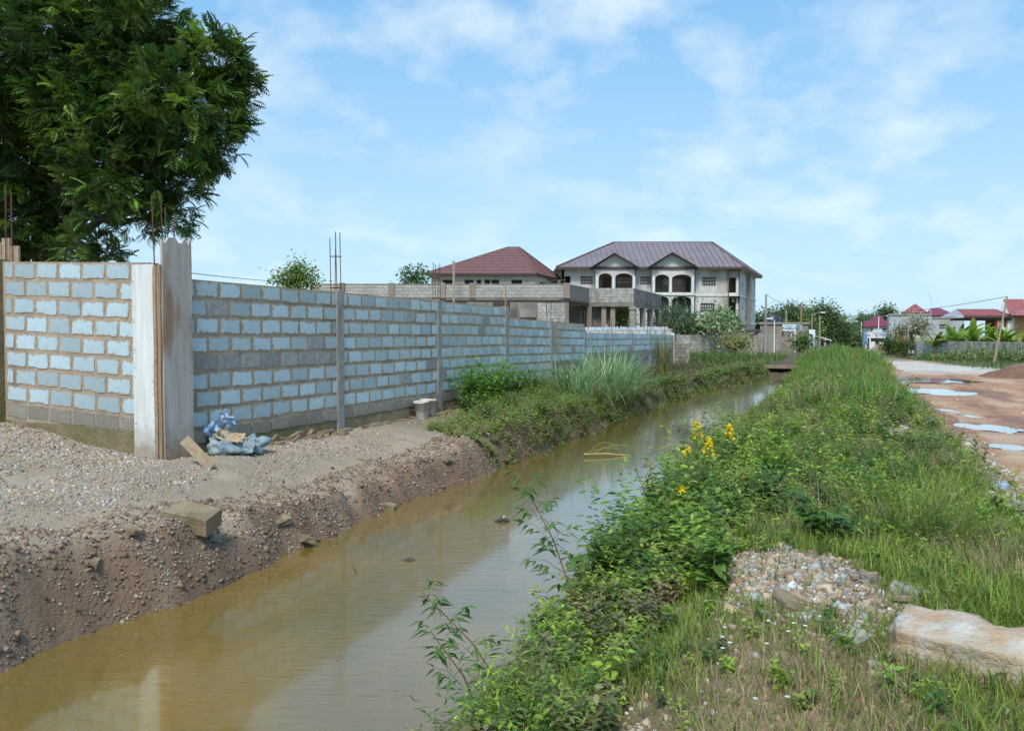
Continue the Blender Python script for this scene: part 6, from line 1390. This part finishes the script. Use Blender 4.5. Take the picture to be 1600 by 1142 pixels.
weedmass(60, 3.0, 7, -1.85, -1.0, .32, .08, W1, LEAFN, lambda u, v: .9 + 0 * u, 10, 4)
tag(link('weeds', ws.mesh('weeds', M['leaf'])), 'tangled low leafy weeds covering the right bank', 'weeds', kind='stuff')

# individual plants one can tell apart
def plant(name, label, u, v, h, nst, ls, tint, cat='plant', templ=LEAF, group=None, **kw):
    x, y = uv2xy(u, v); z = gz(x, y); Lv = Leaves(); stems = []
    weed_leaves(Lv, x, y, z, h, nst, ls, tint, templ, stems=stems, **kw); e = empty(name, (x, y, z), label, cat, group)
    link('foliage', Lv.mesh('foliage', M['leaf']), e); link('stem', stems_mesh(stems, .008 + .004 * h, M['stem_red'] if 'red' in label else M['stem']), e); return e
def plant_px(name, label, px, py, h, nst, ls, tint, **kw): p = onG(px, py); u, v = xy2uv(p.x, p.y); return plant(name, label, u, v, h, nst, ls, tint, **kw)
plant_px('broadleaf_weed', 'bright green broad-leaved weed clump left of the rubble mound', 1115, 925, .38, 9, .11, (.12, .21, .04), per=8)
plant_px('broadleaf_weed', 'broad-leaved green clump with palmate leaves just above the rubble mound', 1290, 850, .30, 12, .15, (.085, .17, .045), per=6, spread=.8)
plant_px('broadleaf_weed', 'dark green leafy clump up the bank left of the palmate clump', 1195, 800, .36, 10, .14, (.075, .15, .04), per=6, spread=.7)
plant_px('broadleaf_weed', 'large light green leafy weed in the middle of the bank, below the yellow flowers', 1130, 815, .42, 8, .13, (.13, .22, .05), per=7, spread=.5)
plant_px('orange_leaf_shrub', 'shrubby weed with orange and yellow leaves reaching over the canal', 1030, 850, .62, 12, .085, (.11, .17, .035), t2=(.42, .19, .03), p2=.22, per=11, spread=.45)
plant_px('bank_shrub', 'bushy green weed on the waterline left of the orange-leaved shrub', 955, 905, .42, 12, .08, (.085, .15, .035), per=10, spread=.5)
plant_px('bank_shrub', 'dusty grey-green weed hanging at the waterline near the bottom centre', 800, 1000, .30, 11, .075, (.10, .12, .05), t2=(.22, .17, .13), p2=.2, per=9, spread=.8)
plant_px('bank_shrub', 'brown and green low weed at the bottom centre edge of the bank', 780, 1100, .22, 11, .06, (.11, .11, .05), t2=(.2, .14, .08), p2=.3, per=9, spread=.9)
plant_px('tall_red_weed', 'tall leaning red-stemmed weed with narrow leaves standing over the water', 888, 925, 0, 0, .1, (.1, .16, .04)) if False else None
def narrow_weed(px0, py0, Y0, px1, py1, Y1, label, n=18, ls=.13, side=.22, tint=(.10, .19, .05)):
    a = P(px0, py0, Y0); a.z = min(a.z, gz(a.x, a.y) + .02); c = P(px1, py1, Y1); Lv = Leaves(); stems = [[a, a.lerp(c, .5) + Vector((.03, 0, .03)), c]]
    for k in range(n):
        t = .12 + .88 * k / n; q = a.lerp(c, t); an = k * 2.4; l = side * (1.1 - t) + .05; e_ = q + Vector((math.cos(an) * l, math.sin(an) * l, .10)); stems.append([q, q.lerp(e_, .5) + Vector((0, 0, .03)), e_])
        m = 4; ts = np.linspace(.35, 1, m); ps = np.array([list(q.lerp(e_, x)) for x in ts])
        for w in (0, 1): Lv.add(LEAFN[0] * np.array([1.5, 1, 1]), LEAFN[1], ps, an - 1.57 + (w * 2 - 1) * .8 + rng.normal(0, .2, m), rng.normal(-.2, .3, m), rng.normal(0, .3, m), ls * rng.uniform(.6, 1.1, m), tints(m, tint, .15))
    e = empty('tall_weed', a, label, 'plant'); link('foliage', Lv.mesh('foliage', M['leaf']), e); link('stem', stems_mesh(stems[:1], .008, M['stem_red'], 6), e); link('side_stem', stems_mesh(stems[1:], .0025, M['stem'], 4), e)['kind'] = 'stuff'
narrow_weed(905, 935, 5.6, 815, 748, 5.9, 'tall red-stemmed narrow-leaved weed leaning over the water in the middle')
narrow_weed(800, 985, 4.9, 660, 925, 5.0, 'thin-leaved weed stretching left over the water at the bottom centre', 12, .11, .16)
narrow_weed(760, 1060, 4.5, 672, 985, 4.5, 'drooping thin-leaved weed at the waterline near the bottom edge', 10, .12, .14)
# yellow flowered plants
def flower(px, ptop, Y, label, nfl=26, ln=.22):
    t = P(px, ptop, Y); x, y = t.x, t.y; z = gz(x, y); h = t.z - z; Lv = Leaves(); stems = []
    weed_leaves(Lv, x, y, z, h * .82, 4, .085, (.10, .17, .045), LEAF, .35, 9, stems=stems); stems.append([Vector((x, y, z)), Vector((x + .01, y, z + h * .6)), t])
    e = empty('yellow_flower_plant', (x, y, z), label, 'flower', 'yellow-flowered plants on the right bank'); link('foliage', Lv.mesh('foliage', M['leaf']), e); link('stem', stems_mesh(stems, .006, M['stem'], 5), e)
    Fl = Leaves(); n = nfl * 2; a = rng.uniform(0, 6.28, n); zz = rng.uniform(0, 1, n); r = .035 * (1.1 - zz); ps = np.stack([x + r * np.cos(a), y + r * np.sin(a), t.z - ln * (1 - zz)], -1)
    Fl.add(LEAFS[0] * np.array([1.7, 1, 1]), LEAFS[1], ps, a - 1.57, rng.normal(-.1, .5, n), rng.normal(0, .5, n), .034 * rng.uniform(.7, 1.2, n), tints(n, (.85, .62, .01), .07)); link('blossom', Fl.mesh('blossom', M['leaf']), e)
flower(1090, 655, 8.2, 'plant with the tallest yellow flower spike, nearest the water', 30, .20)
flower(1107, 683, 7.6, 'plant with a dense yellow flower spike just right of and below the tallest one', 30, .17); flower(1140, 662, 8.4, 'yellow flower spike standing right of the other spikes', 24, .17)
flower(1074, 697, 7.8, 'small low yellow flower left of the spikes at the water edge', 12, .08); flower(1162, 737, 7.2, 'small yellow flower lower down the bank right of the spikes', 10, .06); flower(1064, 757, 6.8, 'lone small yellow flower low above the orange-leaved shrub', 12, .06)
# small white flowers in the near grass
wf = Leaves(); ps = []
for px, py in ((1132, 1010), (1128, 1025), (1200, 1000), (1258, 1008), (1240, 1005), (1232, 1018), (1140, 1035), (1198, 1037), (1129, 1045), (1230, 1125), (1180, 1128)): q = onG(px, py); ps.append((q.x, q.y, q.z + .09))
for q in ps: wf.add(LEAFS[0] * np.array([2, 1, 1]), LEAFS[1], np.array([q] * 5), np.arange(5) * 1.256, np.full(5, .3), np.zeros(5), np.full(5, .013), np.full((5, 3), .8))
tag(link('white_flowers', wf.mesh('white_flowers', M['leaf'])), 'tiny white flowers dotted in the near grass', 'flowers', kind='stuff')
# tussocks and reeds
def tussock(name, label, x, y, n, h, tint, t2, p2, rad=.2, lean=.35, w=1.4, cane=0, group=None, droop=BL):
    z = gz(x, y); Lv = Leaves(); e = empty(name, (x, y, z), label, 'grass', group)
    for k, t in enumerate(droop):
        q = n // len(droop); a = rng.uniform(0, 6.28, q); r = rad * rng.random(q) ** .6; ps = np.stack([x + r * np.cos(a), y + r * np.sin(a), np.full(q, z - .02) + (rng.random(q) * h * .45 if cane else 0)], -1); s = h * rng.uniform(.45, 1.1, q) * (.75 if cane else 1)
        Lv.add(t[0], t[1], ps, a - 1.57 + rng.normal(0, .5, q), R(88) - np.abs(rng.normal(0, lean, q)), rng.normal(0, .15, q), np.stack([s * .3 * w, s, s], -1) if not cane else np.stack([s * .5 * w, s, s], -1), tints(q, tint, .15, t2, p2))
    link('blades', Lv.mesh('blades', M['leaf']), e)
    for k in range(cane):
        b = MB(); a = rng.uniform(0, 6.28); q = Vector((x + rad * .7 * math.cos(a), y + rad * .7 * math.sin(a), z - .1)); b.tube([q, q + Vector((.05 * math.cos(a), .05 * math.sin(a), h * .75))], [.022, .012], 7); b.build('cane', M['cane'], e)
    return e
def tus_px(name, label, px, py, *a, **k): p = onG(px, py); return tussock(name, label, p.x, p.y, *a, **k)
tus_px('grass_tussock', 'tall yellow-green grass tussock on the right verge above the rock', 1420, 830, 320, .62, (.20, .28, .05), STRAW, .2, rad=.42, lean=.3, w=.7)
tus_px('grass_tussock', 'yellow-green grass tussock just right of the tallest tussock', 1475, 845, 130, .45, (.19, .25, .05), STRAW, .25, rad=.26, lean=.4, w=.8)
tus_px('grass_tussock', 'olive and straw grass tussock in the verge left of the tallest tussock', 1345, 830, 220, .42, (.13, .16, .05), STRAW, .45, rad=.35, lean=.4, w=.7)
tus_px('grass_tussock', 'feathery pale seed-headed grass tuft by the track edge', 1455, 720, 120, .55, (.22, .24, .12), STRAW, .5, rad=.3, lean=.35, w=.6)
tus_px('grass_tussock', 'dry olive grass tuft at the right edge above the rock', 1545, 900, 170, .34, (.15, .17, .06), STRAW, .4, rad=.35, lean=.5, w=.8)
def at(s, off): q = C0 + d1 * s + nR * off; return q.x, q.y
x, y = at(12.6, 1.45); tussock('grass_tussock', 'arching broad-bladed green grass clump on the left bank in front of the reeds', x, y, 170, 1.05, (.23, .33, .08), (.25, .3, .12), .3, rad=.22, lean=.55, w=1.4, droop=BL[1:])
for k, (s, o_, h, lb) in enumerate([(12.9, 1.5, 1.15, 'leftmost elephant grass stand on the left bank, before the wall'), (14.5, 1.85, 1.3, 'tallest elephant grass stand with yellow canes at the left waterline'), (16.2, 1.95, 1.2, 'elephant grass stand leaning over the water right of the tallest'), (17.8, 1.3, 1.05, 'small elephant grass stand farther along the left bank')]):
    x, y = at(s, o_); tussock('elephant_grass', lb, x, y, 380, h * 1.3, (.23, .36, .17), (.36, .44, .25), .35, rad=.65, lean=.55, w=.85, cane=3, group='elephant grass stands on the left bank')
for s_, o_, h_, lb in ((11.2, 1.9, .6, 'arching grass tuft on the lip of the left bank, nearest the loose earth'), (13.2, 2.0, .7, 'arching grass tuft on the left bank lip below the broad-bladed clump'), (15.8, 2.15, .75, 'arching grass tuft dipping into the water below the elephant grass'), (18.6, 2.0, .8, 'grass tuft on the left waterline just past the elephant grass')):
    x, y = at(s_, o_); tussock('grass_tussock', lb, x, y, 150, h_, (.25, .34, .09), STRAW, .35, rad=.28, lean=.7, w=.9, droop=BL[1:])
x, y = at(24.3, 1.75); tussock('reed_clump', 'slender upright reed clump with golden base at the left bank, beyond the elephant grass', x, y, 260, 2.3, (.12, .19, .07), (.3, .22, .08), .25, rad=.28, lean=.12, w=.28, cane=4)
# bushes by the bucket
for s, o_, h, nst, ls, t, lb in ((8.3, .55, .78, 26, .15, (.10, .21, .035), 'bright green leafy bush right of the buckets'), (9.3, .6, .95, 26, .19, (.12, .23, .045), 'tallest light green bush with big round leaves on the left bank'), (10.4, .7, .75, 24, .15, (.10, .19, .04), 'green bush between the round-leaved bush and the arching grass'), (7.6, .75, .35, 12, .12, (.085, .16, .045), 'low pale-leaved weed at the foot of the buckets'),
                                 (8.8, 1.3, .42, 26, .09, (.085, .14, .04), 'low dense weed spilling toward the canal below the bright green bush'), (10.6, 1.5, .42, 26, .09, (.10, .14, .045), 'low olive weed over the bank below the arching grass'), (7.0, 1.45, .38, 22, .075, (.13, .15, .07), 'dusty pale-leaved weed nearest the loose earth on the left bank lip'), (8.6, 2.05, .45, 24, .085, (.12, .17, .05), 'rounded weed overhanging the water in front of the bright green bush'), (11.8, .7, .7, 20, .12, (.09, .16, .04), 'green weed behind the arching grass clump')):
    q = C0 + d1 * s + nR * o_; u, v = xy2uv(q.x, q.y); plant('bank_bush', lb, u, v, h * 1.15, int(nst * 1.5), ls, tuple(1.35 * q_ for q_ in t), cat='bush', per=9, spread=.8)
wl = Leaves()
for k in range(900):
    s = rng.uniform(7.9, 16.5); o_ = rng.uniform(.45, 2.3) ; q = C0 + d1 * s + nR * o_; weed_leaves(wl, q.x, q.y, gz(q.x, q.y), .42 * rng.uniform(.5, 1.4) * (1.25 - .3 * o_), 3, .08, ((.20, .31, .05), (.26, .36, .07), (.20, .19, .09) if o_ > 1.3 else (.12, .20, .04))[k % 3], LEAFS, .8, 6)
for k in range(560):
    s = 5.1 + 6.5 * rng.random(); o_ = rng.uniform(1.0 if s < 7.8 else .8, 2.35); g_ = min(1, (s - 4.6) / 3)
    q = C0 + d1 * s + nR * o_; weed_leaves(wl, q.x, q.y, gz(q.x, q.y) - .02, .40 * rng.uniform(.4, 1.3) * (.35 + .65 * g_), 4, .065, ((.28, .33, .12), (.26, .39, .07), (.34, .28, .17), (.23, .34, .07))[k % 4], LEAFS, .95, 6)
for k in range(330):
    s = rng.uniform(18, 37); o_ = rng.uniform(.3, 2.3); q = C0 + d1 * s + nR * o_; weed_leaves(wl, q.x, q.y, gz(q.x, q.y), .32 * rng.uniform(.6, 1.4), 4, .12, (.12, .135, .06) if k % 3 else (.17, .16, .08), LEAFS, .8, 6)
for k in range(260):
    u = rng.uniform(45, 68); v = rng.uniform(-12, -4.5); x, y = uv2xy(u, v); weed_leaves(wl, x, y, gz(x, y), .6 * rng.uniform(.5, 1.4), 4, .2, (.11, .18, .04) if k % 3 else (.08, .13, .04), LEAFS, .8, 6)
for k in range(1000):
    u = 13.5 + 35.5 * rng.random() ** .7 ; a_ = rng.uniform(-.02, .75); v = float(shoreL(np.array(u))) - a_; x, y = uv2xy(u, v)
    weed_leaves(wl, x, y, gz(x, y) - .03, .22 * rng.uniform(.5, 1.4) * (1 + u * .015), 3, .06 + .0025 * u, ((.22, .25, .10), (.18, .27, .07), (.27, .22, .13), (.17, .28, .06))[k % 4], LEAFS, 1.0, 5)
x, y = uv2xy(4.3, -5.3)
for k in range(16): weed_leaves(wl, x + rng.normal(0, .16), y + rng.normal(0, .16), gz(x, y), .09, 3, .035, (.085, .12, .045), LEAFS, .9, 5)
tag(link('ground_weeds', wl.mesh('ground_weeds', M['leaf'])), 'low creeping weeds spread along the left bank', 'weeds', kind='stuff')
bs = P(440, 436, 30)
# bird? thin twigs over the wall are part of the garden tree

# ---------------------------------------------------------------- person on the road
p = P(1352.5, 552, 126); fz = gz(p.x, 126) + .03
per = empty('person', (p.x, 126, fz), 'person in a grey-blue dress standing far down the road, seen from behind', 'person')
bm = bmesh.new(); pts = {'pel': (0, 0, .92), 'wa': (0, 0, 1.1), 'ch': (0, 0, 1.34), 'nk': (0, 0, 1.48), 'hd': (0, 0, 1.6), 'ht': (0, 0, 1.7), 'sl': (-.17, 0, 1.42), 'el': (-.25, .02, 1.14), 'wl': (-.27, -.06, .9), 'hl': (-.27, -.08, .8), 'sr': (.17, 0, 1.42), 'er': (.25, .02, 1.14), 'wr': (.28, -.06, .92), 'hr': (.28, -.08, .82),
       'pl': (-.1, 0, .88), 'kl': (-.11, -.04, .5), 'al': (-.11, .04, .08), 'fl': (-.11, -.1, .03), 'pr': (.1, 0, .88), 'kr': (.11, .03, .5), 'ar': (.12, .1, .08), 'fr': (.12, 0, .03)}
rad_ = dict(pel=.14, wa=.115, ch=.13, nk=.055, hd=.095, ht=.085, sl=.065, el=.045, wl=.033, hl=.04, sr=.065, er=.045, wr=.033, hr=.04, pl=.1, kl=.065, al=.042, fl=.035, pr=.1, kr=.065, ar=.042, fr=.035)
keys = list(pts); ed = [('pel', 'wa'), ('wa', 'ch'), ('ch', 'nk'), ('nk', 'hd'), ('hd', 'ht'), ('ch', 'sl'), ('sl', 'el'), ('el', 'wl'), ('wl', 'hl'), ('ch', 'sr'), ('sr', 'er'), ('er', 'wr'), ('wr', 'hr'), ('pel', 'pl'), ('pl', 'kl'), ('kl', 'al'), ('al', 'fl'), ('pel', 'pr'), ('pr', 'kr'), ('kr', 'ar'), ('ar', 'fr')]
me = bpy.data.meshes.new('body'); me.from_pydata([pts[k] for k in keys], [(keys.index(a), keys.index(b_)) for a, b_ in ed], []); bo = bpy.data.objects.new('body', me); C.objects.link(bo)
md = bo.modifiers.new('s', 'SKIN'); me.skin_vertices[0].data[0].use_root = True
for i, k in enumerate(keys): me.skin_vertices[0].data[i].radius = (rad_[k],) * 2
bo.modifiers.new('u', 'SUBSURF').levels = 1; me.materials.append(M['skin']); bo.parent = per
b = MB(); b.tube([(0, 0, .42), (0, 0, .9), (0, 0, 1.08), (0, 0, 1.3), (0, 0, 1.45)], [.30, .21, .165, .18, .09], 16); o = link('dress', b.mesh('dress', M['dress']), per, world_space=False)
b = MB(); b.tube([(0, .03, 1.56), (0, .03, 1.66), (0, .02, 1.75), (0, .02, 1.78)], [.10, .12, .09, .02], 12); link('hair', b.mesh('hair', M['hair']), per, world_space=False)
bpy.context.view_layer.update()
